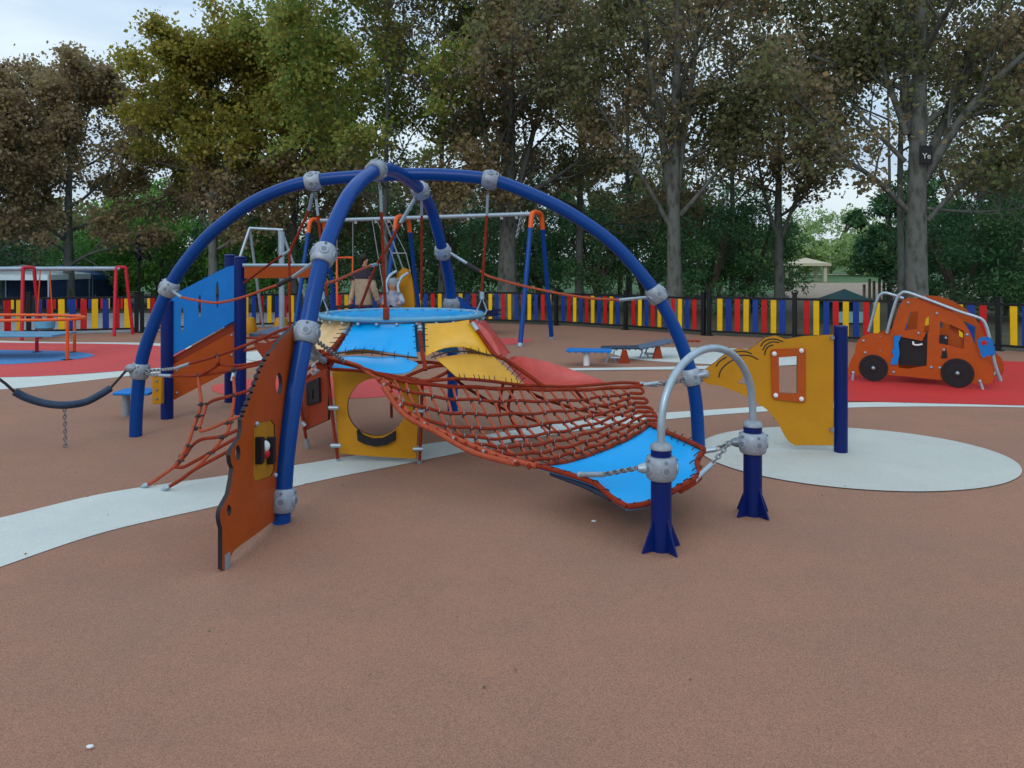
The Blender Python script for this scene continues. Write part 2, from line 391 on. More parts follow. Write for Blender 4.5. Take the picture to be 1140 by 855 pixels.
# ================================================================== FENCES
def fence(name, label, line, spacing, pw_, start, base_z=0.0, hgt=.84, post_px=None):
    root = thing(name, label, 'fence', (line[0].x, line[0].y, 0))
    pts = smooth(line, 10); L = [0]
    for a, b in zip(pts, pts[1:]): L.append(L[-1] + (b - a).length)
    def at(d):
        d = max(0, min(L[-1], d)); k = 0
        while k < len(L) - 2 and L[k + 1] < d: k += 1
        t = (pts[k + 1] - pts[k]).normalized(); return pts[k] + t * (d - L[k]), math.atan2(t.y, t.x)
    npan = max(1, round(L[-1] / 2.0)); seg = L[-1] / npan
    me = {}
    for k, mm in enumerate(('fred', 'fyel', 'fblue')):
        b = MB(); b.box((0, 0, 0), (pw_, .022, hgt - .14))
        o = b.build('plank', M[mm], root, world=False, bevel=.006); o.data.name = 'plank_' + mm; me[k] = o; o.hide_render = False
    first = {0: True, 1: True, 2: True}; idx = start; rg = random.Random(name)
    for j in range(npan):
        a, _ = at(j * seg); b, _ = at((j + 1) * seg); d = (b - a); ang = math.atan2(d.y, d.x); dn = d.normalized()
        for zz, hh in ((hgt - .01, .045), (.10, .045)):
            mb = MB(); mb.box((a + b) / 2 + V((0, 0, zz)), (seg - .08, .04, hh), ang); mb.build('rail', M['fblack'], root, bevel=.004)
        mb = MB(); mb.box(a + V((0, 0, hgt * .56)), (.085, .085, hgt * 1.12), ang); mb.box(a + V((0, 0, hgt * 1.12 + .012)), (.10, .10, .024), ang)
        mb.box(a + V((0, 0, .01)), (.17, .17, .02), ang)
        mb.build('post', M['fblack'], root, bevel=.004)
        n = int((seg - .12) / spacing); g0 = (seg - n * spacing) / 2
        for i in range(n):
            k = idx % 3; idx += 1
            p = a + dn * (g0 + (i + .5) * spacing) + V((rg.uniform(-.004, .004), 0, (hgt - .14) / 2 + .105 + rg.uniform(-.004, .004)))
            o = me[k]
            if not first[k]: o = o.copy(); col.objects.link(o)
            first[k] = False
            o.parent = root; o.location = p - WL[root.name]; o.rotation_euler = (rg.uniform(-.012, .012), rg.uniform(-.008, .008), ang)
    a, ang = at(L[-1]); mb = MB(); mb.box(a + V((0, 0, hgt * .56)), (.085, .085, hgt * 1.12), ang); mb.box(a + V((0, 0, hgt * 1.12 + .012)), (.10, .10, .024), ang)
    mb.build('post', M['fblack'], root, bevel=.004)
    return root
fence('plank_fence', 'black framed rainbow plank fence behind the red rail bench at far left', FL, .225, .13, 2)
FM2 = list(FM); FR2 = list(FR)
FM2[0] = FM[0] + V((.12, .02, 0)); FR2[0] = FR[0] + V((.12, -.03, 0))
fence('plank_fence', 'black framed rainbow plank fence running behind the orange and blue swing frame', FM2, .185, .10, 0)
fence('plank_fence', 'black framed rainbow plank fence behind the orange toy car', FR2, .19, .115, 1, hgt=.87)
fence('plank_fence', 'small far rainbow fence beyond the grey path, seen through the left fence', [V((-19.5, 24.2, 0)), V((-15.5, 25.2, 0)), V((-11.5, 25.4, 0)), V((-8.0, 25.6, 0))], .22, .09, 0, hgt=.5)

# ================================================================== CLIMBING DOME
dome = thing('climbing_dome', 'climbing dome of crossed blue arches over a sky blue ring, membranes and red nets', 'climbing frame', (-.98, 6.8, 0))
fa0, fa1 = G(151, 485.5), G(778, 497)
PA = Plane(fa0, fa1)
apx = [(151, 487), (152, 455), (156, 413), (164, 380), (188, 321), (211, 286), (238, 257), (278, 227), (318, 209), (349, 201.5), (384, 197.5), (437, 194.5), (491, 194.5), (546, 200), (594, 217), (634, 237), (674, 264), (701, 290), (731, 328), (755, 374), (768, 412), (775, 450), (778, 499)]
pa = smooth([PA.pw(*p) for p in apx], 5); pa[0].z = -.02; pa[-1].z = -.02
MB().tube(pa, .057, 20).build('arch', M['blue'], dome)
nb, cb = G(315, 580), (PA.pw(452, 194))
PB = Plane(nb, cb)
bpx = [(313, 582), (317, 520), (323, 470), (331, 420), (341, 371), (350, 325), (360, 284), (374, 246), (393, 211), (419, 189.5), (438, 190), (456, 201), (468, 212), (481, 236), (493, 280), (500, 310), (502.5, 339), (503.5, 390), (504, 460)]
pb = smooth([PB.pw(*p) for p in bpx], 5); pb[0].z = -.02; pb[-1].z = -.02
MB().tube(pb, .0565, 20).build('arch', M['blue'], dome)

def clampmb(mb, c, ax, r=.07, k=1.0):
    prof = [(-.072 * k, r * .95), (-.070 * k, r * 1.16), (-.060 * k, r * 1.30), (-.035 * k, r * 1.41), (0, r * 1.45), (.035 * k, r * 1.41), (.060 * k, r * 1.30), (.070 * k, r * 1.16), (.072 * k, r * .95)]
    mb.lathe(c, ax, prof, 22)
    c = V(c); ax = V(ax).normalized(); x = ax.orthogonal().normalized(); y = ax.cross(x)
    for q in range(5):
        an = math.pi * .4 * q + .3; d = x * math.cos(an) + y * math.sin(an)
        mb.lathe(c + d * r * 1.36, d, [(0, .034 * k), (r * .13, .032 * k), (r * .15, .027 * k)], 14, m=0)
        mb.lathe(c + d * r * 1.46, d, [(0, .02 * k), (r * .07, .019 * k)], 12, m=1)
        e = c + d * r * 1.36 + ax * .05 * k
        mb.lathe(e, d + ax * .8, [(0, .008), (.01, .008)], 8, m=1)
def near(path, p):
    i = min(range(len(path)), key=lambda k: (path[k] - p).length); i = max(1, min(len(path) - 2, i))
    return path[i], path[i + 1] - path[i - 1]
CA, CB = [], []
for px_ in [(156, 413), (188, 321), (349, 201), (545, 199), (731, 328), (770, 422)]:
    c, ax = near(pa, PA.pw(*px_)); CA.append(c); mb = MB(); clampmb(mb, c, ax, .0595); mb.build('clamp', [M['alu'], M['dimple']], dome, origin=c)
for px_ in [(314, 552), (341, 371), (360, 284), (419, 189), (468, 212), (493, 280), (502, 339)]:
    c, ax = near(pb, PB.pw(*px_)); CB.append(c); mb = MB(); clampmb(mb, c, ax, .0595); mb.build('clamp', [M['alu'], M['dimple']], dome, origin=c)

# ---- ring
RC = W(448, 350, 7.05); RZ = RC.z; RR = .735
ringp = [RC + V((RR * math.cos(a), RR * math.sin(a), 0)) for a in [2 * math.pi * i / 64 for i in range(64)]]
MB().tube(ringp, .022, 12, closed=True).build('top_ring', M['skyrim'], dome)
mb = MB(); P = []
for i in range(9):
    rr = .715 * i / 8; P.append([RC + V((rr * math.cos(a), rr * math.sin(a), .0 - .05 * (1 - (i / 8) ** 2))) for a in [2 * math.pi * k / 48 for k in range(49)]])
mb.grid(P, 9, 49, .006); mb.build('ring_membrane', M['sky'], dome)
mb = MB()
for k in range(28):
    a = 2 * math.pi * k / 28 + .08; mb.ball(RC + V((math.cos(a) * (RR - .045), math.sin(a) * (RR - .045), .012)), .013, 8)
    mb.ball(RC + V((math.cos(a) * (RR + .012), math.sin(a) * (RR + .012), -.035)), .016, 8)
mb.build('ring_bolts', M['steel'], dome)

# ---- hanger ropes with ferrules
def hanger(a, fer0, fer1, b, m='rope', r=.0125):
    mb = MB(); a, b, f0, f1 = V(a), V(b), V(fer0), V(fer1)
    mb.tube([f1, f1.lerp(b, .5), b], r, 8, 0); mb.tube([f0, f1], .013, 8, 1)
    mb.chain([a, f0], .04, .005, 2)
    return mb.build('hanger_rope', [M[m], M['steel'], M['chain']], dome)
def shackle(p):
    mb = MB(); x = .045
    mb.tube([p + V((0, 0, .13)), p + V((x, 0, .02)), p + V((x * .6, 0, -.02)), p + V((-x * .6, 0, -.02)), p + V((-x, 0, .02))], .009, 8, 0, closed=True)
    mb.cyl(p + V((0, 0, .12)), p + V((0, 0, .19)), .022, 12)
    mb.build('shackle', M['steel'], dome)
for (cl, f0, f1, e, D0, D1) in [(CA[2], (352, 222), (354, 240), (364, 329), CA[2].y, 7.05), (CB[3], (423.5, 212), (424.5, 236), (429.5, 354), CB[3].y, 6.33),
                                (CB[4], (469, 222), (469.5, 240), (469, 334), CB[4].y, 7.7), (CA[3], (543, 217), (542, 240), (536, 329), CA[3].y, 7.05)]:
    d = lambda v, e=e, D0=D0, D1=D1: D0 + (D1 - D0) * (v - 200) / (e[1] - 200)
    hanger(cl, W(*f0, d(f0[1])), W(*f1, d(f1[1])), W(*e, D1))
shackle(RC + V((-RR, 0, .02))); shackle(RC + V((RR, 0, .02)))
mb = MB(); mb.box(W(430, 349, 6.30), (.05, .05, .10)); mb.build('rope_bracket', M['dkred'], dome, bevel=.01)

def rope(pts, ferr=None, name='rope', r=.013, m='rope', fer_b=None, sleeve=None, par=None):
    """pts in world; ferr / fer_b: metal ends as (point, point)"""
    mb = MB(); mb.tube(smooth(pts, 6), r, 8, 0)
    for f in (ferr, fer_b):
        if f: mb.tube([f[0], f[1]], r * 1.25, 10, 1)
    if sleeve: mb.tube(sleeve, r * 1.7, 10, 2)
    return mb.build(name, [M[m], M['steel'], M['drope']], par or dome)
# a: left drooping rope from left arch clamp to near arch clamp
Dl = lambda u: 7.05 + (5.35 - 7.05) * (u - 188) / (360 - 188)
rp_ = [W(u, v, Dl(u)) for u, v in [(202, 331), (222, 335), (243, 337), (270, 331), (295, 322), (313, 316)]]
rope(rp_, (CA[1], rp_[0]), fer_b=(W(324, 310, Dl(324)), W(352, 290, Dl(350))), sleeve=[W(310, 317.2, Dl(310)), W(326, 308.8, Dl(326))], r=.011, m='rope2')
# i: right drooping rope
Dr = lambda u: 8.0 + (6.85 - 8.0) * (u - 493) / (731 - 493)
rp_ = [W(u, v, Dr(u)) for u, v in [(533, 301), (548, 309), (594, 321), (648, 331), (690, 334)]]
rope(rp_, (W(690, 334, Dr(690)), W(722, 331, Dr(722))), fer_b=(W(500, 281, Dr(500)), W(521, 294, Dr(521))), sleeve=[W(520, 294, Dr(520)), W(534, 302, Dr(534))], r=.0125, m='rope2')
# g, h, b
rope([W(446, 248, 7.35), W(430, 278, 7.4), W(419, 296, 7.45), (W(401, 342, 7.6))], (W(464, 218, 7.32), W(446, 248, 7.35)), r=.015)
rope([W(362, 316, 5.6), W(378, 311, 6.2), W(395, 303, 6.8), W(412, 296, 7.3)], (W(412, 296, 7.3), W(420, 294, 7.45)), m='rope2')
rope([W(344, 234, 7.1), W(334, 256, 7.15), W(324, 277, 7.2)], (W(348, 215, 7.0), W(344, 234, 7.1)))
rope([W(324, 277.5, 7.2), W(322, 290, 7.2), W(323, 358, 7.2), W(324, 372, 7.2)])
rope([W(316, 283, 7.25), W(292, 300, 7.6), W(272, 315, 7.9)], (W(324, 278, 7.2), W(315, 284, 7.25)), r=.011)

# ---- membranes
def patch(name, corners_top, corners_bot, m, bulge=.03, nu=12, nv=8, th=.006, wav=0.0, tilt=None):
    """two polylines of (u,v,D); surface between them"""
    T = smooth([W(*c) for c in corners_top], 6); B = smooth([W(*c) for c in corners_bot], 6)
    def samp(Pl, t):
        x = t * (len(Pl) - 1); i = min(int(x), len(Pl) - 2); return Pl[i].lerp(Pl[i + 1], x - i)
    P = []
    for i in range(nu + 1):
        t = i / nu; row = []
        for j in range(nv + 1):
            s = j / nv; p = samp(T, t).lerp(samp(B, t), s)
            k = 16 * t * (1 - t) * s * (1 - s); p = p + V((0, bulge * .6 * k, -bulge * k)) + V((0, 0, wav * math.sin(t * 9) * s))
            row.append(p)
        P.append(row)
    mb = MB(); mb.grid(P, nu + 1, nv + 1, th); return mb.build(name, M[m], dome)
RF = lambda u: RC.y - math.sqrt(max(0, RR * RR - ((u - 448) * 6.6 / F) ** 2))   # depth of front half of ring at column u
def rp(u, v=None):
    D = RF(u); return (u, HZ + (CAMZ - RZ + .03) * F / D if v is None else v, D)
tag(patch('membrane', [rp(395), rp(428), rp(461)], [(375, 391.5, 6.1), (400, 388, 6.08), (425, 390.5, 6.05), (464, 397, 6.05)], 'sky'), 'sky blue upper front membrane')
tag(patch('membrane', [(369, 398, 6.02), (395, 396, 6.02), (420, 397.5, 6.0), (445, 397, 6.0), (465, 404, 6.0)], [(369, 411, 5.98), (392, 412, 5.95), (418, 414.5, 5.93), (451, 415, 5.93), (465, 406, 5.99)], 'sky', .01), 'sky blue lower front membrane')
tag(patch('membrane', [rp(473), rp(500), rp(522, 356)], [(474, 396, 6.06), (495, 387, 6.12), (520, 386.5, 6.2), (548, 396, 6.33)], 'yel'), 'golden yellow upper membrane')
tag(patch('membrane', [(486, 399, 6.06), (505, 395.5, 6.1), (528, 394, 6.2), (550, 397, 6.32)], [(508, 419, 5.98), (527, 421, 6.05), (552, 423.5, 6.15), (582, 428, 6.28)], 'yel', .02), 'golden yellow lower membrane')
tag(patch('membrane', [(363, 354, 6.95), (375, 356.5, 6.65), (391, 357.5, 6.45)], [(338, 392, 6.5), (352, 392, 6.3), (370, 390, 6.13)], 'beige', .03), 'faded cream membrane')
tag(patch('membrane', [(526, 356.5, 6.55), (534, 357, 6.75), (541, 357, 7.0)], [(553, 396, 6.35), (561, 397, 6.36), (568, 393, 6.5)], 'red', -.05, wav=.012), 'wrinkled red upper membrane')
tag(patch('membrane', [(562, 401, 6.36), (578, 396.5, 6.7), (620, 406, 6.9), (672, 424, 6.85)], [(584, 426.5, 6.28), (605, 429, 6.35), (640, 430, 6.5), (674, 428.5, 6.65)], 'red', .05), 'smooth red lower membrane')
# back side of the dome
def bp_(a, r, z): return RC + V((r * math.cos(a), r * math.sin(a), z - RZ))
for (a0, a1, m_) in [(.35, .95, 'yel'), (1.05, 1.65, 'sky'), (1.75, 2.35, 'yel'), (2.45, 3.0, 'red')]:
    P = [[bp_(a0 + (a1 - a0) * i / 8, RR + .22 * j / 6, RZ - .03 - .42 * (j / 6) ** .9 - .03 * math.sin(math.pi * j / 6)) for j in range(7)] for i in range(9)]
    mb = MB(); mb.grid(P, 9, 7, .006); mb.build('membrane', M[m_], dome)

# seams, radial ropes between membranes, lacing
def ppath(l): return smooth([W(*p) for p in l], 6)
ties = MB()
def radial(l, f0=0.0, f1=.3):
    P = ppath(l); n = len(P); q_ = MB(); q_.tube(P, .017, 8)
    if f1 > 0: q_.tube(P[int(f0 * n) + 1:max(int(f1 * n), int(f0 * n) + 4)], .021, 10, 1)
    q_.build('radial_rope', [M['rope'], M['steel']], dome)
radial([(467, 360, 6.34), (468, 375, 6.2), (470, 392, 6.05), (474, 412, 5.95)])
radial([(392, 358, 6.5), (384, 370, 6.35), (370, 388, 6.1), (357, 399, 5.85)], .0, .45)
radial([(524, 357, 6.55), (536, 374, 6.45), (550, 394, 6.34), (562, 400, 6.33)], 0, .3)
radial([(562, 400, 6.33), (580, 412, 6.35), (605, 430, 6.3)], 0, 0)
def lace(l, n, ln=.034, along=None):
    P = ppath(l)
    for k in range(n):
        i = min(len(P) - 2, int((k + .5) / n * (len(P) - 1))); t = (P[i + 1] - P[i]).normalized(); s = t.cross(V((0, -.8, .6))).normalized()
        ties.tube([P[i] - s * ln + V((0, -.012, .01)), P[i] + V((0, -.03, .022)), P[i] + s * ln + V((0, -.012, .01))], .0033, 5)
    return P
seam1 = [(372, 394, 6.06), (392, 391.5, 6.05), (412, 392.5, 6.02), (435, 395.5, 6.0), (465, 398.5, 6.02)]
seam2 = [(480, 398, 6.05), (500, 392, 6.1), (525, 391.5, 6.18), (550, 396, 6.3)]
ties.tube(lace(seam1, 8), .006, 6); ties.tube(lace(seam2, 8), .006, 6)
lace([(467, 362, 6.3), (468, 375, 6.18), (470, 395, 6.02)], 5, .06); lace([(389, 362, 6.4), (380, 376, 6.2), (368, 392, 6.0)], 6, .05)
lace([(512, 421, 5.95), (545, 423, 6.1), (582, 428, 6.22)], 10, .03); lace([(553, 396, 6.28), (570, 413, 6.25), (584, 427, 6.22)], 6, .035)
ties.build('lacing', M['drope'], dome)

# rim ropes
rim = [(357, 399, 5.85), (380, 404, 5.86), (410, 412, 5.88), (432, 420, 5.85), (470, 427.5, 5.9), (520, 431, 6.05), (560, 432.5, 6.18), (600, 433.5, 6.3), (640, 434, 6.42), (690, 431.5, 6.58), (716, 428.5, 6.66)]
Prim = ppath(rim)
rope([Prim[i] for i in range(0, len(Prim), 4)] + [Prim[-1]], (Prim[-1], W(733, 426, 6.67)), r=.0135, name='rim_rope')
rim2 = [(368, 411, 5.97), (395, 412.5, 5.93), (430, 417, 5.88), (470, 424, 5.92), (510, 421.5, 6.0), (552, 425, 6.14), (584, 429, 6.25), (640, 430, 6.5), (690, 426, 6.7), (712, 427, 6.72)]
rope(ppath(rim2)[::3], (ppath(rim2)[-1], W(731, 429, 6.72)), r=.0135, name='rim_rope')
for l in ([W(733, 426, 6.67), W(748, 424.5, 6.68), CA[5]], [W(731, 429, 6.72), W(748, 427, 6.7), CA[5] + V((0, 0, -.02))], [CB[1], W(352, 392, 5.4), W(358, 398, 5.85)], [CB[1], W(372, 394, 5.6), W(384, 403, 5.85)]):
    mb = MB(); mb.chain(l, .042, .006); mb.build('chain', M['chain'], dome)
mb = MB(); mb.tube([W(342, 380, 5.25), W(352, 396, 5.5), W(360, 402, 5.8)], .02, 8); mb.ball(W(360, 401, 5.85), .035, 10); mb.tube([W(338, 392, 5.6), W(350, 400, 5.75)], .022, 8)
mb.build('corner_fitting', M['alu'], dome)
mb = MB(); rg = random.Random(4)
for k in range(9):
    a = W(360 + rg.uniform(-9, 8), 400 + rg.uniform(-9, 12), 5.83 + rg.uniform(-.08, .1)); b = a + V((rg.uniform(-.09, .09), rg.uniform(-.05, .05), rg.uniform(-.09, .09)))
    mb.tube(smooth([a, a.lerp(b, .5) + V((rg.uniform(-.05, .05), 0, rg.uniform(-.05, .05))), b], 4), .014, 7)
mb.build('corner_knot', M['rope'], dome)

# ---- front net (Coons patch)
def curve(l):
    P = ppath(l); L = [0]
    for a, b in zip(P, P[1:]): L.append(L[-1] + (b - a).length)
    def f(t):
        d = t * L[-1]; k = 0
        while k < len(L) - 2 and L[k + 1] < d: k += 1
        return P[k].lerp(P[k + 1], (d - L[k]) / max(1e-9, L[k + 1] - L[k]))
    return f
cT = curve([(405, 412, 5.87), (432, 420, 5.85), (470, 427.5, 5.9), (520, 431, 6.05), (560, 432.5, 6.18), (600, 433.5, 6.3), (640, 434, 6.42), (700, 431, 6.6)])
cL = curve([(405, 412, 5.87), (425, 425, 5.75), (438, 441, 5.62), (458, 462, 5.5), (490, 480, 5.4), (530, 498, 5.27), (565, 511, 5.15), (598, 519, 5.05)])
cR = curve([(700, 431, 6.6), (703, 440, 6.45), (707, 450, 6.25), (713, 460, 6.05), (724, 472, 5.8)])
cB = curve([(598, 519, 5.05), (635, 513, 5.2), (675, 499, 5.45), (705, 485, 5.66), (724, 472, 5.8)])
def coons(s, t):
    a = cT(s).lerp(cB(s), t) + cL(t).lerp(cR(t), s)
    c = (cT(0) * (1 - s) * (1 - t) + cT(1) * s * (1 - t) + cB(0) * (1 - s) * t + cB(1) * s * t)
    p = a - c; p.z -= .10 * 16 * s * (1 - s) * t * (1 - t) * .6
    return p
NH = 8
net = MB(); rg = random.Random(2)
for i in range(NH + 1):
    t = (i / NH) ** .95
    net.tube([coons(s / 40, t) + V((0, 0, .006 * math.sin(s * .9 + i * 2))) for s in range(41)], .0125 if 0 < i < NH else .015, 8, 0)
rows = []
for i in range(NH + 1):
    t = (i / NH) ** .95; rows.append([coons(k / 120, t) for k in range(121)])
def atx(i, x):
    R_ = rows[i]
    if x < R_[0].x or x > R_[-1].x: return None
    for a, b in zip(R_, R_[1:]):
        if a.x <= x <= b.x: return a.lerp(b, (x - a.x) / max(1e-6, b.x - a.x))
    return None
for j in range(-8, 26):
    run = []
    for i in range(NH + 1):
        p = atx(i, rows[0][0].x + .06 + j * .088 + i * .052 + .012 * math.sin(j * 3.1 + i * 1.7))
        if p is None:
            if len(run) > 1: net.tube(smooth(run, 3), .0105, 7, 1)
            run = []; continue
        run.append(p - V((0, 0, .014)))
        if 0 < i < NH:
            net.ball(p + V((0, -.006, -.014)), .019, 6, 2, (.8, .8, 1.15))
            if rg.random() < .6: net.cyl(p + V((0, -.012, -.005)), p + V((.004, -.012, .022)), .004, 5, 3)
    if len(run) > 1: net.tube(smooth(run, 3), .0105, 7, 1)
# loops at the right edge
for i in range(0, NH, 1):
    t0, t1 = (i / NH) ** .95, ((i + 1) / NH) ** .95
    a, b = coons(1, t0), coons(1, t1); d = V((.11, -.02, .0))
    if i % 2 == 0 or i > 3: net.tube(smooth([a, a + d * .8, a.lerp(b, .5) + d, b + d * .8, b], 5), .0135, 8, 0)
net.build('climbing_net', [M['rope'], M['rope2'], M['drope'], M['steel']], dome)
# heavy near edge tube of the net, doubled
eg = [cL(t / 20) for t in range(21)]
mb = MB(); mb.tube(eg[2:], .019, 10); mb.tube([p + V((.0, -.045, -.02 + .012 * math.sin(i * .8))) for i, p in enumerate(eg)][3:19], .0185, 10)
for i in range(3, 20, 3): mb.ball(eg[i] + V((0, -.025, 0)), .014, 6, 1)
for i in range(2, 20, 1): mb.ball(eg[i] + V((.02, -.03, -.01)), .023, 6, 2, (.7, .7, 1))
mb.tube(smooth([eg[2], cL(0), W(400, 407, 5.85), W(380, 401, 5.84), W(362, 397, 5.8)], 5), .012, 8)
mb.build('net_edge', [M['rope2'], M['steel'], M['rope']], dome)
# crossing ropes under the net
mb = MB()
for l in [[(505, 420, 6.1), (520, 432, 6.3), (560, 455, 6.7), (600, 470, 7.0), (612, 478, 7.2)], [(560, 428, 6.2), (556, 450, 6.3), (558, 470, 6.35), (572, 492, 6.35)], [(582, 430, 6.3), (600, 442, 6.5), (640, 455, 6.6), (675, 462, 6.5)],
          [(572, 430, 6.35), (566, 452, 6.4), (571, 470, 6.4), (585, 490, 6.2)], [(640, 434, 6.5), (655, 448, 6.5), (690, 456, 6.4)], [(430, 418, 5.95), (455, 405, 6.1), (485, 404, 6.15), (500, 412, 6.1), (478, 424, 5.95)], [(440, 425, 5.9), (475, 410, 6.05), (500, 406, 6.1)]]:
    mb.tube(ppath(l), .0135, 8)
mb.build('under_ropes', M['rope'], dome)
# ---- landing mat
cL2 = curve([(598, 520, 5.05), (630, 529, 4.8), (662, 540, 4.6), (680, 555, 4.45), (698, 566, 4.35)])
cR2 = curve([(724, 474, 5.8), (745, 484, 5.45), (766, 493, 5.12), (784, 502, 4.92)])
cB2 = curve([(698, 566, 4.35), (722, 562, 4.38), (752, 547, 4.5), (778, 530, 4.68), (776, 516, 4.82), (784, 502, 4.92)])
P = []
for i in range(25):
    s = i / 24; row = []
    for j in range(17):
        t = j / 16; a = cB(s).lerp(cB2(s), t) + cL2(t).lerp(cR2(t), s)
        c = cB(0) * (1 - s) * (1 - t) + cB(1) * s * (1 - t) + cB2(0) * (1 - s) * t + cB2(1) * s * t
        p = a - c; p.z -= .05 * 16 * s * (1 - s) * t * (1 - t); row.append(p)
    P.append(row)
mb = MB(); mb.grid(P, 25, 17, .012); mb.build('landing_mat', M['sky'], dome)
mb = MB(); ti = MB()
for cv in (cL2, cR2, cB2): mb.tube([cv(i / 24) + V((0, 0, .01)) for i in range(25)], .0175, 10)
for cv, n in ((cL2, 7), (cR2, 7), (cB2, 10), (cB, 14)):
    for k in range(n):
        p = cv((k + .5) / n); q = P[12][8]; d = (q - p).normalized()
        ti.tube([p - d * .02 + V((0, 0, .032)), p + d * .03 + V((0, 0, .02)), p + d * .05 + V((0, 0, .006))], .0038, 5)
for k in range(9): mb.ball(cB2(.45 + k * .03) + V((0, 0, -.01)), .022, 7)
mb.build('mat_edge_rope', M['rope'], dome); ti.build('mat_ties', M['drope'], dome)
mb = MB(); mb.tube([cL2(.15) + V((.02, .04, -.03)), cL2(.5) + V((.03, .03, -.045)), cL2(.8) + V((.03, .03, -.03))], .02, 8); mb.build('mat_underlay', M['pad'], dome)

# ---- steel hoop posts
p1, p2 = G(736, 612), G(838, 573)
hoop = thing('steel_hoop_gate', 'bent steel hoop on two short navy posts at the foot of the blue mat', 'hoop', tuple((p1 + p2) / 2))
def hpost(p, zc=.46, top=.60):
    mb = MB(); mb.cyl(p + V((0, 0, 0)), p + V((0, 0, top - .03)), .058, 24)
    for k in range(4):
        a = math.pi / 2 * k + .5; d = V((math.cos(a), math.sin(a), 0)); s = V((-d.y, d.x, 0)) * .005
        q = [p + d * .052 + V((0, 0, .22)), p + d * .128, p + d * .108, p + d * .052 + V((0, 0, .02))]
        q = [p + d * .052 + V((0, 0, .20)), p + d * .075 + V((0, 0, .13)), p + d * .135 + V((0, 0, .003)), p + d * .052 + V((0, 0, .003))]
        mb.add([x - s for x in q] + [x + s for x in q], [(0, 1, 2, 3), (7, 6, 5, 4), (0, 4, 5, 1), (1, 5, 6, 2), (2, 6, 7, 3), (3, 7, 4, 0)])
    po = mb.build('post', M['navy'], hoop, origin=p)
    mb = MB(); mb.lathe(p + V((0, 0, top - .035)), (0, 0, 1), [(0, .062), (.012, .062), (.03, .05), (.038, .03)], 20); mb.build('post_cap', M['alu'], po)
    mb = MB(); clampmb(mb, p + V((0, 0, zc)), (0, 0, 1), .062, .92); mb.build('clamp', [M['alu'], M['dimple']], po)
    return p
hpost(p1); hpost(p2)
mid = (p1 + p2) / 2; d = (p2 - p1); hp = []
for i in range(25):
    a = math.pi * i / 24; hp.append(mid - d / 2 * math.cos(a) + V((0, 0, .66 + .435 * math.sin(a) ** .9)))
hp = [p1 + V((0, 0, .55))] + hp + [p2 + V((0, 0, .55))]
MB().tube(smooth(hp, 2), .023, 14).build('hoop', M['steel'], hoop)
z46 = V((0, 0, .46))
for cp, dirp, tgt in ((p1, V((-1, -.1, 0)), cL2(.5) + V((0, 0, .03))), (p2, V((-1, .1, 0)), cR2(1)), (p2, V((-1, .1, 0)), cB2(.62))):
    mb = MB(); s = cp + z46 + dirp.normalized() * .10
    mb.lathe(cp + z46 + dirp.normalized() * .085, dirp, [(0, .03), (.02, .03), (.05, .018)], 10, 1)
    s = s + dirp.normalized() * .04; e = V(tgt); k = s.lerp(e, .55); k.z -= .015
    mb.chain([s, k], .042, .006, 0); mb.tube([k, e], .0165, 10, 1); mb.ball(e, .022, 8, 1)
    mb.build('mat_chain', [M['chain'], M['steel']], dome)

# ---- orange side panel on the near arch foot
PO = Plane(G(248, 634), W(331, 400, 5.12))
zs = 3.29
out = [(245, 634), (252.5, 634), (254.5, 620), (258, 613), (264, 608), (285, 593), (308, 576), (312, 570), (312, 550), (316, 508), (321, 470), (327, 432), (333, 386), (334, 363), (331, 360), (324, 365), (315, 373), (306, 383)]
sc = [(303, 389), (295, 401), (288.5, 414), (283, 429), (277.5, 444), (272, 458), (268.5, 468)]
for a, b in zip(sc, sc[1:]):
    n = 2
    for k in range(n):
        t0 = k / n; m0 = (a[0] + (b[0] - a[0]) * (t0 + .25), a[1] + (b[1] - a[1]) * (t0 + .25)); m1 = (a[0] + (b[0] - a[0]) * (t0 + .5), a[1] + (b[1] - a[1]) * (t0 + .5))
        out += [(a[0] + (b[0] - a[0]) * t0, a[1] + (b[1] - a[1]) * t0), (m0[0] - 2.0, m0[1] - .6), (m1[0] - 1.8, m1[1] - .6)]
out += [(267, 477), (265, 487), (260.5, 494), (256, 500), (254, 507), (255, 515), (257.5, 521), (255.5, 535), (252.5, 550), (247, 560), (243.5, 567), (242.3, 575), (243.5, 583), (245, 588)]
def pell(cx, cy, rx, ry, n=20): return [(cx + rx * math.cos(2 * math.pi * k / n), cy + ry * math.sin(2 * math.pi * k / n)) for k in range(n)]
holes = [pell(308.5, 427, 3.8, 12), pell(262.5, 504, 2.8, 8.5), pell(252.5, 568, 2.4, 6), [(283, 470), (300, 467.5), (304, 473), (303.5, 522), (300, 530), (282, 536), (280, 530), (281, 474)]]
q = lambda l: [PO.px(*p) for p in l]
op = MB().panel(PO, q(out), [q(h) for h in holes], -.012, .012).build('side_panel', [M['orange'], M['core']], dome, bevel=.002)
ins = [(281, 474), (283, 470), (300, 467.5), (304, 473), (303.5, 522), (300, 530), (282, 536), (280, 530)]
slot = [(287.5, 489), (295, 488), (295, 510), (287.5, 512)]
MB().panel(PO, q([((x - 292) * 1.0 + 292, y) for x, y in ins]), [q(slot)], -.006, .006).build('window_insert', [M['yellow'], M['core']], op)
for u in (284.6, 297.4):
    mb = MB(); mb.add(*(lambda a: (a, [(3, 2, 1, 0), (4, 5, 6, 7), (0, 1, 5, 4), (1, 2, 6, 5), (2, 3, 7, 6), (3, 0, 4, 7)]))([PO.w(PO.px(u + du, v), n) for n in (.004, .045) for du, v in ((-1.7, 487), (1.7, 486), (1.7, 514), (-1.7, 517))])); mb.build('bead_frame', M['black'], op)
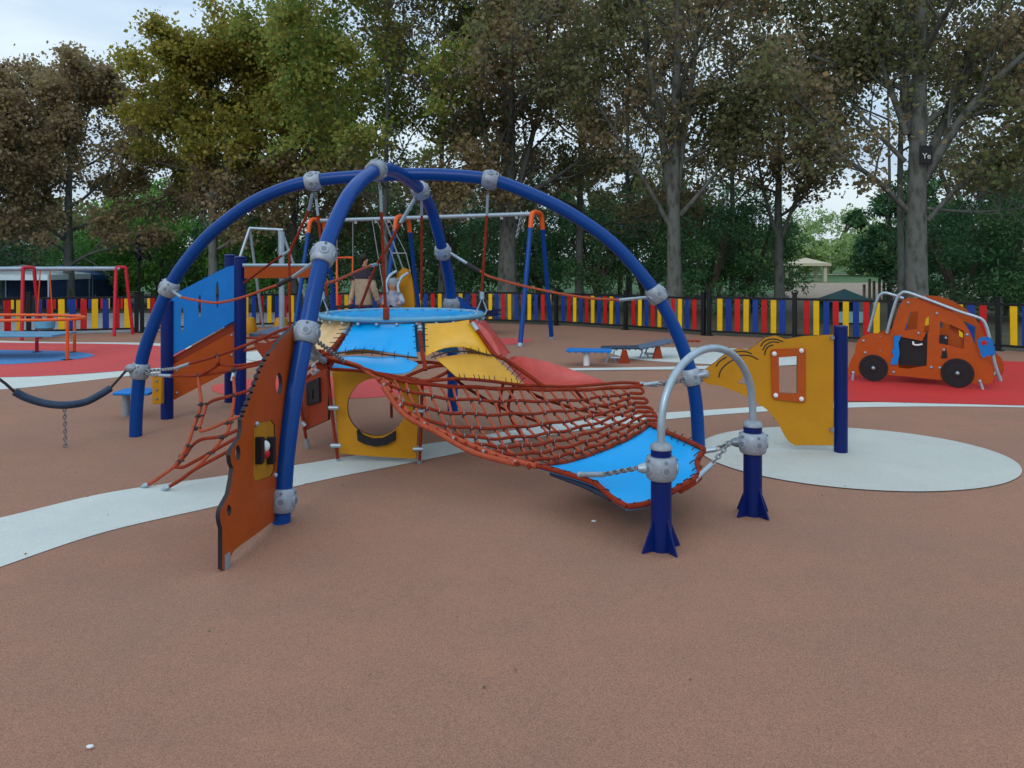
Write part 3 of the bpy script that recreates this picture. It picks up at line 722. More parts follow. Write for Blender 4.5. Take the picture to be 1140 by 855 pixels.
c0 = PO.pw(291, 497, .02); mb = MB(); mb.ball(c0, .05, 14, sc=(.6, .8, .7)); mb.build('bead', M['white'], op)
c0 = PO.pw(291, 505, .02); mb = MB(); mb.ball(c0, .05, 14, sc=(.6, .8, .6)); mb.build('bead', M['fred'], op)
for p in [(283, 472), (304, 529), (311.5, 560)]: mb = MB(); mb.ball(PO.pw(*p, .014), .016, 10); mb.build('bolt', M['steel'], op)
mb = MB(); mb.box(PO.pw(250, 627, .016), (.012, .05, .10), 0); mb.build('ground_bracket', M['steel'], op)

# ---- yellow circular crawl-through panel and shaded dark red side panel, hung on ropes
PY = Plane(G(376, 513.5), G(467, 516.0))
o_ = [(370, 411.5), (400, 412), (430, 416.5), (466, 421), (465.5, 470), (464, 510.5), (420, 508), (378.5, 504.5), (374, 455)]
hole = pell(419.5, 453, 32.5, 32, 36)
q = lambda l: [PY.px(*p) for p in l]
yp = MB().panel(PY, q(o_), [q(hole)], -.011, .011).build('crawl_panel', [M['yellow'], M['core']], dome, bevel=.002)
gr = [(399, 478), (406, 484.5), (416, 487.5), (427, 487), (434, 483.5), (441, 479), (441, 489), (432, 494), (420, 495.5), (408, 493), (400, 489)]
MB().panel(PY, q(gr), [], .012, .04, me=0).build('grip', M['black'], yp, bevel=.004)
mb = MB()
for a in [(370, 411, 6.1), (374, 440, 6.15)]: pass
for l in ([(365, 412, 6.1), (369, 455, 6.14), (376, 512, 6.19)], [(470, 424, 6.08), (469, 470, 6.1), (467, 514, 6.12)], [(334, 428, 6.5), (336, 460, 6.55), (341, 490, 6.6)], [(435, 424, 7.5), (436, 465, 7.5)]):
    mb = MB(); mb.tube([W(*p) for p in l], .0135, 8); mb.build('support_rope', M['rope'], dome)

mb = MB()
mb.tube([W(341, 488, 6.6), W(342.5, 499, 6.62)], .02, 10); mb.tube([W(376, 510, 6.19), W(376.5, 514, 6.2)], .018, 8); mb.tube([W(467, 512, 6.12), W(467, 516, 6.13)], .018, 8)
for (u, v) in [(371, 454), (373.5, 496), (466, 458), (465, 500)]: mb.tube([W(u - 5, v, 6.08), W(u + 6, v, 6.08)], .017, 10)
for (u, v) in [(338, 472), (335, 437)]: mb.tube([W(u - 2, v - 2, 6.5), W(u + 2, v + 2, 6.5)], .02, 8)
for a, b in [((348, 408), (356, 403)), ((348, 416), (359, 408))]: mb.tube([W(*a, 5.95), W(*b, 5.9)], .016, 8)
mb.build('rope_clips', M['steel'], dome)
PR = Plane(G(340, 500), G(372, 513.5))
q = lambda l: [PR.px(*p) for p in l]
rp2 = MB().panel(PR, q([(336, 428), (345, 417), (366, 404), (366.5, 467), (340, 479)]), [q([(345.5, 427), (357.5, 421), (358, 446), (346, 450)])], -.011, .011).build('window_panel', [M['dkred'], M['core']], dome)  # seen from its shaded inside; the shade is put into the dark red
MB().panel(PR, q([(344.5, 426), (358.5, 420), (359, 447), (345, 451)]), [q([(351, 434), (353, 433), (353, 443), (351, 444)])], .012, .03, me=0).build('window_frame', M['black'], rp2)
rope([W(351, 413, 5.93), W(338, 423, 6.0), W(330, 434, 5.8), W(322, 440, 5.6)], name='side_rope'); rope([W(347, 407, 5.98), W(336, 417, 6.05), W(328, 425, 5.9)], name='side_rope')

# ---- left side net
sn = MB()
def sp(l, r=.0125, m=0): P = ppath(l); sn.tube(P, r, 8, m); return P
Dn = lambda u: 7.0 - (u - 156) * (7.0 - 5.3) / 180
up = sp([(211, 405, Dn(211)), (242, 396, Dn(242)), (282, 381, 5.85), (312, 368, 5.6), (335, 362, 5.3)])
lo = sp([(191, 418.5, Dn(191)), (221, 418, 6.3), (260, 411.5, 5.95), (291, 405, 5.7), (322, 398, 5.5)])
sn.tube([W(211, 405, Dn(211)), W(196, 410, Dn(196))], .0155, 10, 2); sn.tube([W(192, 418.5, Dn(191)), W(178, 418, Dn(178))], .0155, 10, 2)
sn.chain([CA[0], W(178, 412, 6.9), W(196, 410, Dn(196))], .045, .006, 3); sn.chain([CA[0], W(168, 417, 6.95), W(178, 418, Dn(178))], .045, .006, 3)
sp([(242, 396, Dn(242)), (243, 402, 6.05), (240, 408, 6.1), (228, 415, 6.2), (221, 419, 6.3)])
sp([(242, 406, 6.1), (268, 406.5, 5.9), (300, 400, 5.6)], .010)
sp([(221, 419, 6.3), (222, 432, 6.2), (224, 450, 6.05), (219, 466, 5.95), (214, 480, 5.85), (208, 497, 5.7), (196, 517, 5.58), (178, 531, 5.5), (163, 541, 5.45)], .0135, 1)
sp([(230, 450, 6.0), (227, 460, 5.95), (222, 478, 5.85), (232, 478, 5.8), (253, 469, 5.65), (272, 462, 5.55), (300, 452, 5.4)], .0125, 1)
sp([(230, 450, 6.0), (240, 445, 5.9), (260, 440, 5.75), (282, 433, 5.6), (305, 426, 5.5)])
sp([(197, 518, 5.58), (207, 506, 5.65), (214, 496, 5.7), (225, 489, 5.7), (246, 486, 5.6), (266, 478, 5.5), (300, 462, 5.35)])
sp([(195, 520, 5.57), (204, 520, 5.55), (216, 514, 5.52), (234, 504, 5.5), (264, 487, 5.4), (300, 468, 5.3)])
sp([(184, 544, 5.38), (200, 535, 5.4), (218, 522, 5.4), (255, 502, 5.35), (300, 478, 5.2)])
sp([(260, 420, 5.9), (261, 440, 5.75), (258, 462, 5.66), (254, 479, 5.6), (247, 489, 5.57), (234, 505, 5.5), (218, 521, 5.42)], .012, 1)
sn.tube([W(261, 412, 5.93), W(259, 424, 5.9)], .017, 10, 2)
for a, b, D in (((165, 539), (157, 543.5), 5.45), ((189, 541.5), (180, 547.5), 5.38)):
    A, B = W(*a, D), W(*b, D); B.z = .005; sn.tube([A, A.lerp(B, .6), B], [.016, .02, .008], 10, 2)
for (u, v, D) in [(224, 450, 6.0), (221, 463, 5.93), (218, 477, 5.87), (209, 497, 5.7), (203, 507, 5.65), (199, 514, 5.6), (221, 418, 6.3), (242, 396, 6.17), (261, 440, 5.74), (254, 471, 5.63), (247, 487, 5.57), (233, 505, 5.5), (260, 412, 5.9)]:
    sn.ball(W(u, v, D), .02, 7, 4); sn.tube([W(u - 4, v + 1, D), W(u + 6, v - 1, D - .03)], .006, 5, 4)
sn.build('side_net', [M['rope'], M['rope2'], M['steel'], M['chain'], M['drope']], dome)

# ================================================================== LEFT ROPE SEAT
b0 = G(72, 491)
rs = thing('rope_swing', 'padded black rope seat slung from the leftmost foot clamp of the climbing dome', 'rope seat', tuple(b0))
mb = MB()
pads = ppath([(16, 436, 6.5), (30, 443, 6.55), (50, 449, 6.6), (72, 451, 6.65), (95, 447.5, 6.75), (112, 439, 6.82), (123, 432, 6.88)])
mb.tube(pads, .033, 12); mb.build('padding', M['pad'], rs)
mb = MB(); mb.tube([pads[-1], W(133, 421, 6.95), W(140, 413, 7.0)], .012, 8); mb.tube([pads[0], W(6, 427, 6.45), W(-20, 408, 6.4), W(-60, 385, 6.3)], .012, 8); mb.build('rope', M['drope'], rs)
mb = MB(); e = W(141, 412, 7.0); mb.ball(W(146, 410, 7.03), .05, 12, sc=(1.2, .8, .8)); mb.build('fitting', M['alu'], rs)
mb = MB(); mb.chain([W(72, 454, 6.65), V((W(72, 454, 6.65).x, 6.66, .0))], .04, .006); mb.build('chain', M['chain'], rs)
# the off-frame post it hangs from
mb = MB(); a = W(-75, 380, 6.3); mb.tube([V((a.x, a.y, 0)), V((a.x, a.y, 1.3))], .057, 16); mb.build('post', M['navy'], rs)

# ================================================================== YELLOW FACE PANEL, right
pp = G(936, 504)
fp = thing('activity_board', 'yellow board with a small orange framed window bolted to a navy post', 'play board', tuple(pp))
mb = MB(); mb.cyl(pp, pp + V((0, 0, 1.065)), .056, 24); mb.lathe(pp + V((0, 0, 1.06)), (0, 0, 1), [(0, .058), (.012, .058), (.02, .045)], 24); mb.build('post', M['navy'], fp, bevel=.004)
PF = Plane(V((1.66, 6.66, 0)), V((2.74, 6.46, 0)))
o_ = [(783, 424), (782, 413), (787, 409.5), (796, 403), (805, 395.5), (813, 390.5), (823, 388), (832, 389.3), (840, 385.5), (845, 380), (852.6, 375.5), (863, 373.7), (874, 377.2), (895, 373.8), (927, 372.6), (927.5, 495.5), (885, 495.3), (879, 492), (874, 486), (865, 468.4), (859, 461), (852.6, 454.7), (840, 446), (823, 437.5), (802, 429.5), (787, 427.3)]
q = lambda l: [PF.px(*p) for p in l]
eye = [(820.5, 426), (826, 420), (836, 421), (838.8, 426.5), (838, 430.5), (832, 428)]
win = [(866.5, 397.5), (887, 396), (887, 438), (867, 437)]
pn = MB().panel(PF, q(o_), [q(win), q(eye)], -.011, .011).build('board', [M['yellow'], M['core']], fp, bevel=.002)
fr = MB().panel(PF, q([(857.5, 390), (860, 388.5), (893, 387.3), (896, 389), (896, 446), (893, 447.5), (862, 444), (859, 441)]), [q(win)], .012, .03, me=0).build('window_frame', M['orange'], pn, bevel=.003)
for p in [(861.5, 393.5), (891.5, 390), (863, 439.5), (891.5, 443.5)]:
    mb = MB(); mb.ball(PF.pw(*p, .03), .021, 12); mb.build('bolt', M['white'], fr)
mb = MB()
for p in [(926, 375.5), (925.5, 477.5)]: mb.cyl(PF.pw(*p, .0), PF.pw(*p, .04), .016, 10)
mb.build('hinge_bolts', M['dimple'], pn)
mb = MB()
def arcs(l): mb.tube(smooth([PF.pw(*p, .0115) for p in l], 6), .0055, 6)
k7 = 4.75
Z = lambda x, y: (760 + x / k7, 340 + y / k7)
for l in [[Z(175, 322), Z(195, 295), Z(230, 272)], [Z(190, 380), Z(200, 345), Z(225, 315), Z(270, 285), Z(310, 278)], [Z(245, 258), Z(280, 245), Z(330, 243), Z(365, 255)], [Z(275, 268), Z(320, 262), Z(365, 268), Z(398, 285)],
          [Z(412, 215), Z(430, 190), Z(465, 177), Z(500, 180), Z(530, 192)], [Z(422, 235), Z(440, 208), Z(470, 192), Z(510, 195)], [Z(432, 262), Z(438, 235), Z(455, 215), Z(478, 208)]]: arcs(l)
mb.build('drawn_lines', M['black'], pn)
mb = MB(); mb.ball(PF.pw(785, 416, .0), .04, 12); mb.cyl(PF.pw(776, 418, .02), PF.pw(785, 416, .02), .022, 10); mb.build('ball_joint', M['alu'], fp)

# ================================================================== LEFT WALL TOWER (blue and orange boards on navy posts)
tw = thing('play_tower', 'small tower with a slotted blue board over a slanted orange one between navy posts', 'play tower', tuple(G(225, 460)))
P1, P2, P3 = G(186, 466), G(267.5, 461), G(256, 447.5)
for p, t in ((P1, 1.2), (P2, 1.66), (P3, 1.69)):
    mb = MB(); mb.cyl(p, p + V((0, 0, t)), .062, 22); mb.lathe(p + V((0, 0, t)), (0, 0, 1), [(0, .066), (.014, .066), (.024, .05)], 22); mb.build('post', M['navy'], tw, bevel=.004)
PT = Plane(P1, P2)
q = lambda l: [PT.px(*p) for p in l]
slots = []
for (u, v, h) in [(203, 362, 13.5), (222.5, 347, 13), (242, 334, 15)]:
    slots.append(pell(u, v - 6, 1.6, h, 14))
bb = MB().panel(PT, q([(191, 330), (197, 325.5), (252, 297), (261, 295.5), (261, 357), (192, 396)]), [q(s) for s in slots], -.011, .011).build('side_board', [M['bboard'], M['core']], tw, bevel=.002)
tag(bb, 'blue board with three narrow slots')
ob = MB().panel(PT, q([(192, 406), (261, 368), (261, 410), (194, 445), (192, 443)]), [], -.011, .011).build('side_board', [M['orange'], M['core']], tw); tag(ob, 'slanted orange board')
ob = MB().panel(PT, q([(192, 398), (261, 359), (261, 368), (192, 407)]), [], -.045, -.02).build('edge_strip', [M['dkred'], M['core']], tw)
mb = MB()
for p in [(258, 373), (258, 395), (197, 437), (197, 412)]: mb.ball(PT.pw(*p, .012), .014, 8)
mb.build('bolts', M['steel'], tw)
# deck and rail beyond
mb = MB(); A = W(275, 368, 8.1); mb.box(V((-2.35, 8.75, .82)), (.98, 1.0, .06)); mb.build('deck', M['greyboard'], tw, bevel=.005)
PK = Plane(V((W(272, 300, 8.05).x, 8.05, 0)), V((W(350, 300, 8.3).x, 8.3, 0)))
MB().panel(PK, [PK.px(*p) for p in [(272, 297), (346, 297), (346, 309), (272, 310)]], [], -.011, .011).build('guard_board', [M['orange'], M['core']], tw)
mb = MB(); mb.tube([PK.pw(270, 295.5), PK.pw(348, 295.5)], .02, 10); mb.build('guard_rail', M['steel'], tw)
p = PK.pw(314, 300, -.06); mb = MB(); mb.tube([V((p.x, p.y, 0)), V((p.x, p.y, 1.95))], .03, 12); mb.build('pole', M['steel'], tw)
# yellow block and blue step in front-left
mb = MB(); c = W(176, 433.5, 7.7); mb.box(c, (.10, .06, .29)); mb.build('bracket_block', M['yellow'], tw, bevel=.01)
mb = MB()
for k in (-.09, .0, .09): mb.ball(c + V((.0, -.032, k)), .014, 8)
mb.build('block_bolts', M['dimple'], tw)
mb = MB(); c = W(153, 436, 8.05); mb.box(c + V((0, 0, 0)), (.38, .30, .035)); mb.build('step', M['bboard'], tw, bevel=.012)
mb = MB(); mb.cyl(V((c.x - .12, c.y, 0)), V((c.x - .12, c.y, c.z - .02)), .04, 14); mb.build('step_leg', M['alu'], tw)
# hanging rusty corner board
PQ = Plane(W(284, 386, 7.0), W(306, 386, 6.9)); MB().panel(PQ, [PQ.px(*p) for p in [(283, 383), (307, 383), (304, 396), (296, 402), (288, 391)]], [], -.01, .01).build('corner_board', [M['dkred'], M['core']], tw)
mb = MB()
for a, b in [((272, 390), (330, 366)), ((275, 376), (345, 366)), ((285, 382), (318, 376)), ((300, 386), (334, 374)), ((290, 372), (312, 384)), ((306, 372), (325, 382))]:
    mb.tube(sag(W(*a, 7.2), W(*b, 6.9), .03), .012, 7)
mb.build('entry_ropes', M['rope'], tw)

# ================================================================== SWING SET (orange/blue)
sB0, sB1 = V((-4.6, 18.0, 2.62)), V((.50, 15.5, 2.62))
sw = thing('swing_set', 'long swing frame with blue A legs, orange bends and one silver crossbar', 'swing set', (-2, 16.8, 0))
sd = (sB1 - sB0).normalized(); sn_ = V((-sd.y, sd.x, 0))
mb = MB(); mb.tube([sB0, sB1], .045, 14); mb.build('crossbar', M['steel'], sw)
def aframe(c):
    hw = .9
    s_ = V((0.8, .6, 0)).normalized()  # spread direction seen in the photo
    s_ = (sn_ * .95 + sd * .0).normalized()
    top = smooth([c - s_ * .30 + V((0, 0, -.30)), c - s_ * .22 + V((0, 0, -.02)), c + V((0, 0, .03)), c + s_ * .22 + V((0, 0, -.02)), c + s_ * .30 + V((0, 0, -.30))], 6)
    MB().tube(top, .05, 12).build('bend', M['orgtube'], sw)
    for k in (-1, 1):
        foot = V((c.x, c.y, 0)) + s_ * k * .78 + sd * .0
        a = c + s_ * k * .30 + V((0, 0, -.30))
        lg = MB().tube([a, foot], .049, 12).build('leg', M['blue'], sw)
        MB().tube([foot + V((0, 0, .0)), foot.lerp(a, .03)], .056, 12).build('foot_sleeve', M['steel'], lg)
fr_t = [0.0, .425, 1.0]
for t in fr_t: aframe(sB0.lerp(sB1, t))
mb = MB()
for t in (.12, .2, .30, .36, .5, .58, .72, .86, .92): mb.box(sB0.lerp(sB1, t) + V((0, 0, -.06)), (.06, .05, .07))
mb.build('swivels', M['chain'], sw)
# swing seats hung from it
def seat_swing(label, t0, t1, z, kind):
    a, b = sB0.lerp(sB1, t0), sB0.lerp(sB1, t1); m_ = (a + b) / 2
    o = thing('swing', label, 'swing seat', (m_.x, m_.y, z), 'swing seats under the silver crossbar')
    return o, a, b, m_
o, a, b, m_ = seat_swing('orange framed swing seat hanging left of the man in the beige jacket', .105, .185, 1.3, 0)
mb = MB(); mb.tube([a, V((a.x, a.y, 1.75))], .012, 6); mb.tube([b, V((b.x, b.y, 1.75))], .012, 6); mb.build('chain', M['chain'], o)
mb = MB(); mb.tube([V((b.x, b.y, 1.75)), V((a.x, a.y, 1.75)), V((a.x + .02, a.y - .1, 1.25)), V((a.x + .05, a.y - .2, .65))], .028, 8); mb.tube([V((b.x, b.y, 1.75)), V((b.x, b.y - .1, .7))], .02, 8); mb.build('frame', M['orgtube'], o)
mb = MB(); mb.box(V((m_.x, m_.y - .1, .62)), (.42, .3, .05)); mb.build('seat', M['black'], o, bevel=.01)
# kid's swing: chair with yellow back
KD = 14.6
kx = (440 - 570) * KD / F
o = thing('swing', 'moulded swing chair with a tall yellow back and grey hoop arms holding the small child', 'swing seat', (kx, KD, .5), 'swing seats under the silver crossbar')
PKD = Plane(V((-3, KD + .12, 0)), V((0, KD + .12, 0)))
MB().panel(PKD, [PKD.px(*p) for p in [(440, 312), (443, 303), (449, 299), (455, 301), (459, 311), (461, 325), (461, 345), (442, 345)]], [], -.03, .03, me=0).build('seat_back', M['yellow'], o, bevel=.015)
mb = MB()
for s_, k in ((0, 0), (13, 4)):
    mb.tube(smooth([W(431 + s_, 326, KD - .3), W(430 + s_, 316 + k * .5, KD - .25), W(434 + s_, 307 + k * .5, KD - .1), W(441 + s_, 302 + k * .5, KD)], 6), .028, 8)
mb.build('arm', M['steel'], o)
mb = MB(); mb.box((kx, KD - .1, .52), (.42, .5, .06)); mb.build('seat', M['yellow'], o, bevel=.02)
mb = MB()
top1, top2 = sB0.lerp(sB1, .30), sB0.lerp(sB1, .36)
mb.tube([top1, W(436, 282, 15.4), W(442, 303, KD)], .012, 6); mb.tube([top2, W(452, 282, 15.4), W(457, 303, KD)], .012, 6); mb.tube([W(436, 282, 15.4), W(452, 282, 15.4)], .014, 6)
mb.tube([sB0.lerp(sB1, .28), W(429, 335, 15)], .010, 6); mb.tube([sB0.lerp(sB1, .34), W(449, 300, 15.2)], .018, 6)
mb.build('chain', M['chain'], o)
# wound-up chains in the right bay
o = thing('wound_chain', 'short bare chains wound up under the right part of the silver crossbar', 'chain', (-1.5, 16.3, 2.3))
for t, dx in ((.56, .18), (.94, -.1)):
    mb = MB(); p = sB0.lerp(sB1, t); mb.chain([p, p + V((dx * .5, 0, -.25)), p + V((dx, 0, -.48))], .07, .016); mb.chain([p + V((.03, 0, 0)), p + V((.03, 0, -.35))], .07, .014)
    mb.build('links', M['chain'], o)
# blue dish spinner
c = G(545, 372); dz = thing('spinner_dish', 'tilted dark blue spinning dish in front of the rainbow fence beside the right swing legs', 'spinner', (c.x, c.y, 0))
Dd = c.y
mb = MB(); ax = V((-.18, .1, 1)).normalized(); cc = W(536, 349, Dd)
mb.lathe(cc, ax, [(-.10, .12), (-.07, .30), (-.02, .46), (.02, .50), (.02, .47), (-.02, .40), (-.05, .2)], 24); mb.build('dish', M['blue'], dz)
mb = MB(); mb.tube([V((cc.x, Dd, 0)), cc - ax * .08], .06, 12); mb.build('stem', M['steel'], dz)
mb = MB(); mb.panel(Plane(V((-3, Dd, 0)), V((0, Dd, 0))), [(Plane(V((-3, Dd, 0)), V((0, Dd, 0)))).px(*p) for p in [(507, 330), (513, 331), (521, 340), (538, 346), (560, 350), (540, 353), (515, 352), (505, 350)]], [], -.03, .03, me=0); mb.build('wing', M['blue'], dz, bevel=.01)

# ================================================================== PEOPLE
def skin_body(name, joints, edges, m, parent=None, sub=2):
    me = bpy.data.meshes.new(name); me.from_pydata([j[0] for j in joints], edges, [])
    o = bpy.data.objects.new(name, me); col.objects.link(o)
    s = o.modifiers.new('skin', 'SKIN'); u = o.modifiers.new('sub', 'SUBSURF'); u.levels = sub; u.render_levels = sub
    for i, j in enumerate(joints):
        me.skin_vertices[0].data[i].radius = j[1] if isinstance(j[1], tuple) else (j[1], j[1])
    me.skin_vertices[0].data[0].use_root = True
    s.use_smooth_shade = True
    dg = bpy.context.evaluated_depsgraph_get(); ev = o.evaluated_get(dg); nm = bpy.data.meshes.new_from_object(ev)
    bpy.data.objects.remove(o); nm.name = name
    nm.materials.clear(); nm.materials.append(m)
    nm.polygons.foreach_set('use_smooth', [True] * len(nm.polygons))
    o = bpy.data.objects.new(name, nm); col.objects.link(o)
    if parent: o.parent = parent
    return o
skin_m = mat('skin', (.42, .22, .15), .5, var=.1); hair_m = mat('dark_hair', (.012, .009, .008), .6, bump=.8, bscale=60)
beigej = mat('beige_jacket', (.34, .26, .19), .8, var=.25, vscale=14, bump=.5, bscale=40); darkj = mat('dark_top', (.02, .015, .03), .8, var=.3); purp = mat('plum_trousers', (.035, .02, .07), .8, var=.3)
D = 14.2; bx = (405 - 570) * D / F
man = thing('person', 'man in a beige jacket with dark shoulders and plum trousers standing behind the blue ring', 'person', (bx, D, 0))
S = 1.0
skel = [((0, 0, .95), (.12, .085)), ((0, 0, 1.15), (.12, .08)), ((0, 0, 1.33), (.13, .085)), ((0, 0, 1.45), (.09, .065)), ((.015, .0, 1.54), .052), ((.02, -.005, 1.60), .062), ((.02, -.01, 1.68), (.078, .095)), ((.02, 0, 1.755), (.05, .06)),
        ((-.18, 0, 1.40), .048), ((-.25, -.02, 1.16), .042), ((-.24, -.14, .93), .036), ((-.24, -.19, .84), (.026, .036)), ((.18, 0, 1.40), .048), ((.27, -.02, 1.17), .042), ((.29, .10, .95), .036), ((.29, .13, .86), (.026, .036)),
        ((-.10, 0, .86), .075), ((-.12, -.01, .48), .055), ((-.13, .02, .10), .042), ((-.13, -.12, .04), .036), ((.10, 0, .86), .075), ((.12, -.01, .48), .055), ((.13, .02, .10), .042), ((.15, -.10, .04), .036)]
ed = [(0, 1), (1, 2), (2, 3), (3, 4), (4, 5), (5, 6), (6, 7), (3, 8), (8, 9), (9, 10), (10, 11), (3, 12), (12, 13), (13, 14), (14, 15), (0, 16), (16, 17), (17, 18), (18, 19), (0, 20), (20, 21), (21, 22), (22, 23)]
body = skin_body('body', skel, ed, skin_m, man)
# colour regions are separate garments following the body
def loft(mb, secs, n=20, m=0):
    vs = []; fs = []
    for (cx_, cy_, z, rx, ry) in secs:
        for k in range(n):
            a = 2 * math.pi * k / n; f_ = 1 + .025 * math.sin(a * 5 + z * 23)
            vs.append((cx_ + rx * f_ * math.cos(a), cy_ + ry * f_ * math.sin(a), z))
    for q_ in range(len(secs) - 1):
        for k in range(n): l = (k + 1) % n; fs.append((q_ * n + k, q_ * n + l, (q_ + 1) * n + l, (q_ + 1) * n + k))
    fs.append(tuple(range(n))[::-1]); fs.append(tuple((len(secs) - 1) * n + k for k in range(n)))
    mb.add(vs, fs, m); return mb
def sleeve(mb, pts, rr, m=0):
    P = smooth(pts, 5); n = len(P); mb.tube(P, [rr[0] + (rr[1] - rr[0]) * k / (n - 1) + .004 * math.sin(k * 1.9) for k in range(n)], 12, m)
mb = MB(); loft(mb, [(0, 0, .84, .195, .135), (0, 0, .86, .205, .145), (0, 0, .98, .20, .14), (0, 0, 1.12, .20, .14), (0, 0, 1.27, .215, .14), (0, 0, 1.37, .215, .135), (0, 0, 1.40, .20, .13)])
sleeve(mb, [(-.20, 0, 1.37), (-.245, -.01, 1.18), (-.26, -.05, 1.05), (-.245, -.13, .93)], (.075, .055)); sleeve(mb, [(.20, 0, 1.37), (.26, -.01, 1.18), (.285, .03, 1.05), (.30, .09, .93)], (.075, .055))
mb.build('jacket', beigej, man, world=False, sharp=80)
mb = MB(); loft(mb, [(0, 0, 1.33, .222, .147), (0, 0, 1.38, .222, .145), (0, 0, 1.43, .20, .125), (.005, 0, 1.48, .14, .10), (.01, 0, 1.52, .08, .08), (.012, 0, 1.56, .07, .07)])
sleeve(mb, [(-.17, 0, 1.42), (-.215, 0, 1.38), (-.235, -.005, 1.30)], (.075, .082)); sleeve(mb, [(.17, 0, 1.42), (.215, 0, 1.38), (.24, -.005, 1.30)], (.075, .082))
mb.build('jacket_yoke', darkj, man, world=False, sharp=80)
mb = MB(); loft(mb, [(0, 0, .80, .175, .125), (0, 0, .88, .185, .13), (0, 0, .95, .17, .12)])
for sx in (-1, 1): sleeve(mb, [(sx * .09, 0, .88), (sx * .105, 0, .70), (sx * .12, -.01, .48), (sx * .13, .01, .07)], (.10, .072))
mb.build('trousers', purp, man, world=False, sharp=80)
mb = MB(); mb.ball((.005, -.02, 1.715), .102, 16, sc=(.92, 1.05, .85)); mb.ball((-.015, -.035, 1.665), .088, 14, sc=(.85, .9, 1.0)); h = mb.build('hair', hair_m, man, world=False)
mb = MB(); mb.lathe((.115, -.005, 1.665), (1, -.1, -.1), [(-.03, .02), (-.012, .014), (-.004, .006)], 8); mb.ball((.09, -.03, 1.69), .012, 8, 1); mb.build('face', [skin_m, hair_m], man, world=False)
man.rotation_euler = (0, 0, R(-28)); man.scale = (.88, .88, 1)
# small child in the swing chair
ky = KD - .18
kid = thing('person', 'small child in a pale hooded coat sitting in the yellow backed swing chair', 'person', (kx - .02, ky, .55))
coat = mat('pale_coat', (.42, .46, .54), .8, vscale=9, color2=(.10, .11, .2)); 
zb = CAMZ - (342 - HZ) * ky / F - .55  # lap height above the seat
sk_ = [((0, 0, .10), (.10, .09)), ((0, 0, .24), (.115, .09)), ((0, -.0, .36), (.09, .07)), ((0, -.01, .42), .045), ((0, -.02, .49), (.085, .085)), ((0, -.02, .57), (.07, .07)), ((-.11, -.02, .33), .05), ((-.17, -.10, .22), .042), ((-.12, -.22, .20), .032), ((.11, -.02, .33), .05), ((.17, -.10, .22), .042), ((.12, -.22, .20), .032),
       ((-.07, -.06, .08), .065), ((-.09, -.28, .09), .052), ((-.09, -.34, -.12), .04), ((-.09, -.42, -.16), .03), ((.07, -.06, .08), .065), ((.09, -.28, .09), .052), ((.09, -.34, -.12), .04), ((.09, -.42, -.16), .03)]
bd = skin_body('body', sk_, [(0, 1), (1, 2), (2, 3), (3, 4), (4, 5), (2, 6), (6, 7), (7, 8), (2, 9), (9, 10), (10, 11), (0, 12), (12, 13), (13, 14), (14, 15), (0, 16), (16, 17), (17, 18), (18, 19)], skin_m, kid)
mb = MB(); loft(mb, [(0, 0, .08, .14, .12), (0, 0, .2, .15, .12), (0, 0, .33, .145, .11), (0, 0, .41, .09, .08)]); mb.build('coat_body', coat, kid, world=False, sharp=80)
skin_body('coat', [((0, 0, .12), (.15, .125)), ((0, 0, .25), (.16, .125)), ((0, 0, .36), (.13, .10)), ((-.12, -.02, .33), .062), ((-.18, -.10, .22), .055), ((-.13, -.20, .205), .045), ((.12, -.02, .33), .062), ((.18, -.10, .22), .055), ((.13, -.20, .205), .045)], [(0, 1), (1, 2), (2, 3), (3, 4), (4, 5), (2, 6), (6, 7), (7, 8)], coat, kid)
mb = MB(); mb.ball((0, .01, .525), .105, 16, sc=(1, .95, 1.02)); mb.ball((-.085, .01, .60), .03, 8); mb.ball((.085, .01, .60), .03, 8); mb.build('hood', mat('grey_hood', (.25, .27, .31), .85, var=.4, vscale=20), kid, world=False)
skin_body('trousers', [((0, 0, .10), (.11, .10)), ((-.07, -.08, .08), .078), ((-.09, -.28, .09), .064), ((-.09, -.33, -.10), .05), ((.07, -.08, .08), .078), ((.09, -.28, .09), .064), ((.09, -.33, -.10), .05)], [(0, 1), (1, 2), (2, 3), (0, 4), (4, 5), (5, 6)], mat('dark_red_trousers', (.10, .012, .03), .8, color2=(.02, .02, .07), vscale=9), kid)
kid.location.z = CAMZ - (345 - HZ) * ky / F - .10; kid.scale = (1.12, 1.12, 1.12)

# ================================================================== BALANCE BOARDS
bb_ = thing('balance_board_course', 'row of small blue balance boards on a white stub and red rocker feet', 'balance boards', tuple(G(690, 402)))
def slab(name, a, b, w_, th, m_):
    a, b = V(a), V(b); d = (b - a); mid_ = (a + b) / 2; x = d.normalized(); y = V((-x.y, x.x, 0)).normalized(); z = x.cross(y)
    mb = MB(); mb.box(mid_, (d.length, w_, th), rot=Matrix((x, y, z)).transposed())
    n = int(d.length / .09)
    for k in range(n): mb.box(a + d * ((k + .5) / n) - z * (th * .5 + .008), (.03, w_ * .98, .016), rot=Matrix((x, y, z)).transposed())
    return mb.build(name, m_, bb_, bevel=.006)
slab('board', W(631, 389.5, 12.1), W(681, 390.3, 12.0), .34, .03, M['bboard'])
slab('board', W(669, 387, 12.7), W(711, 386.5, 12.6), .36, .03, M['pad'])
slab('board', W(707, 387.5, 12.9), W(748, 378.5, 13.1), .36, .03, M['greyboard'])
slab('board', W(746, 378.7, 13.1), W(779, 379.4, 13.3), .10, .02, M['dkred'])
mb = MB(); p = G(653, 407); mb.cyl(p, p + V((0, 0, .22)), .05, 16); mb.build('stub', M['white'], bb_, bevel=.005)
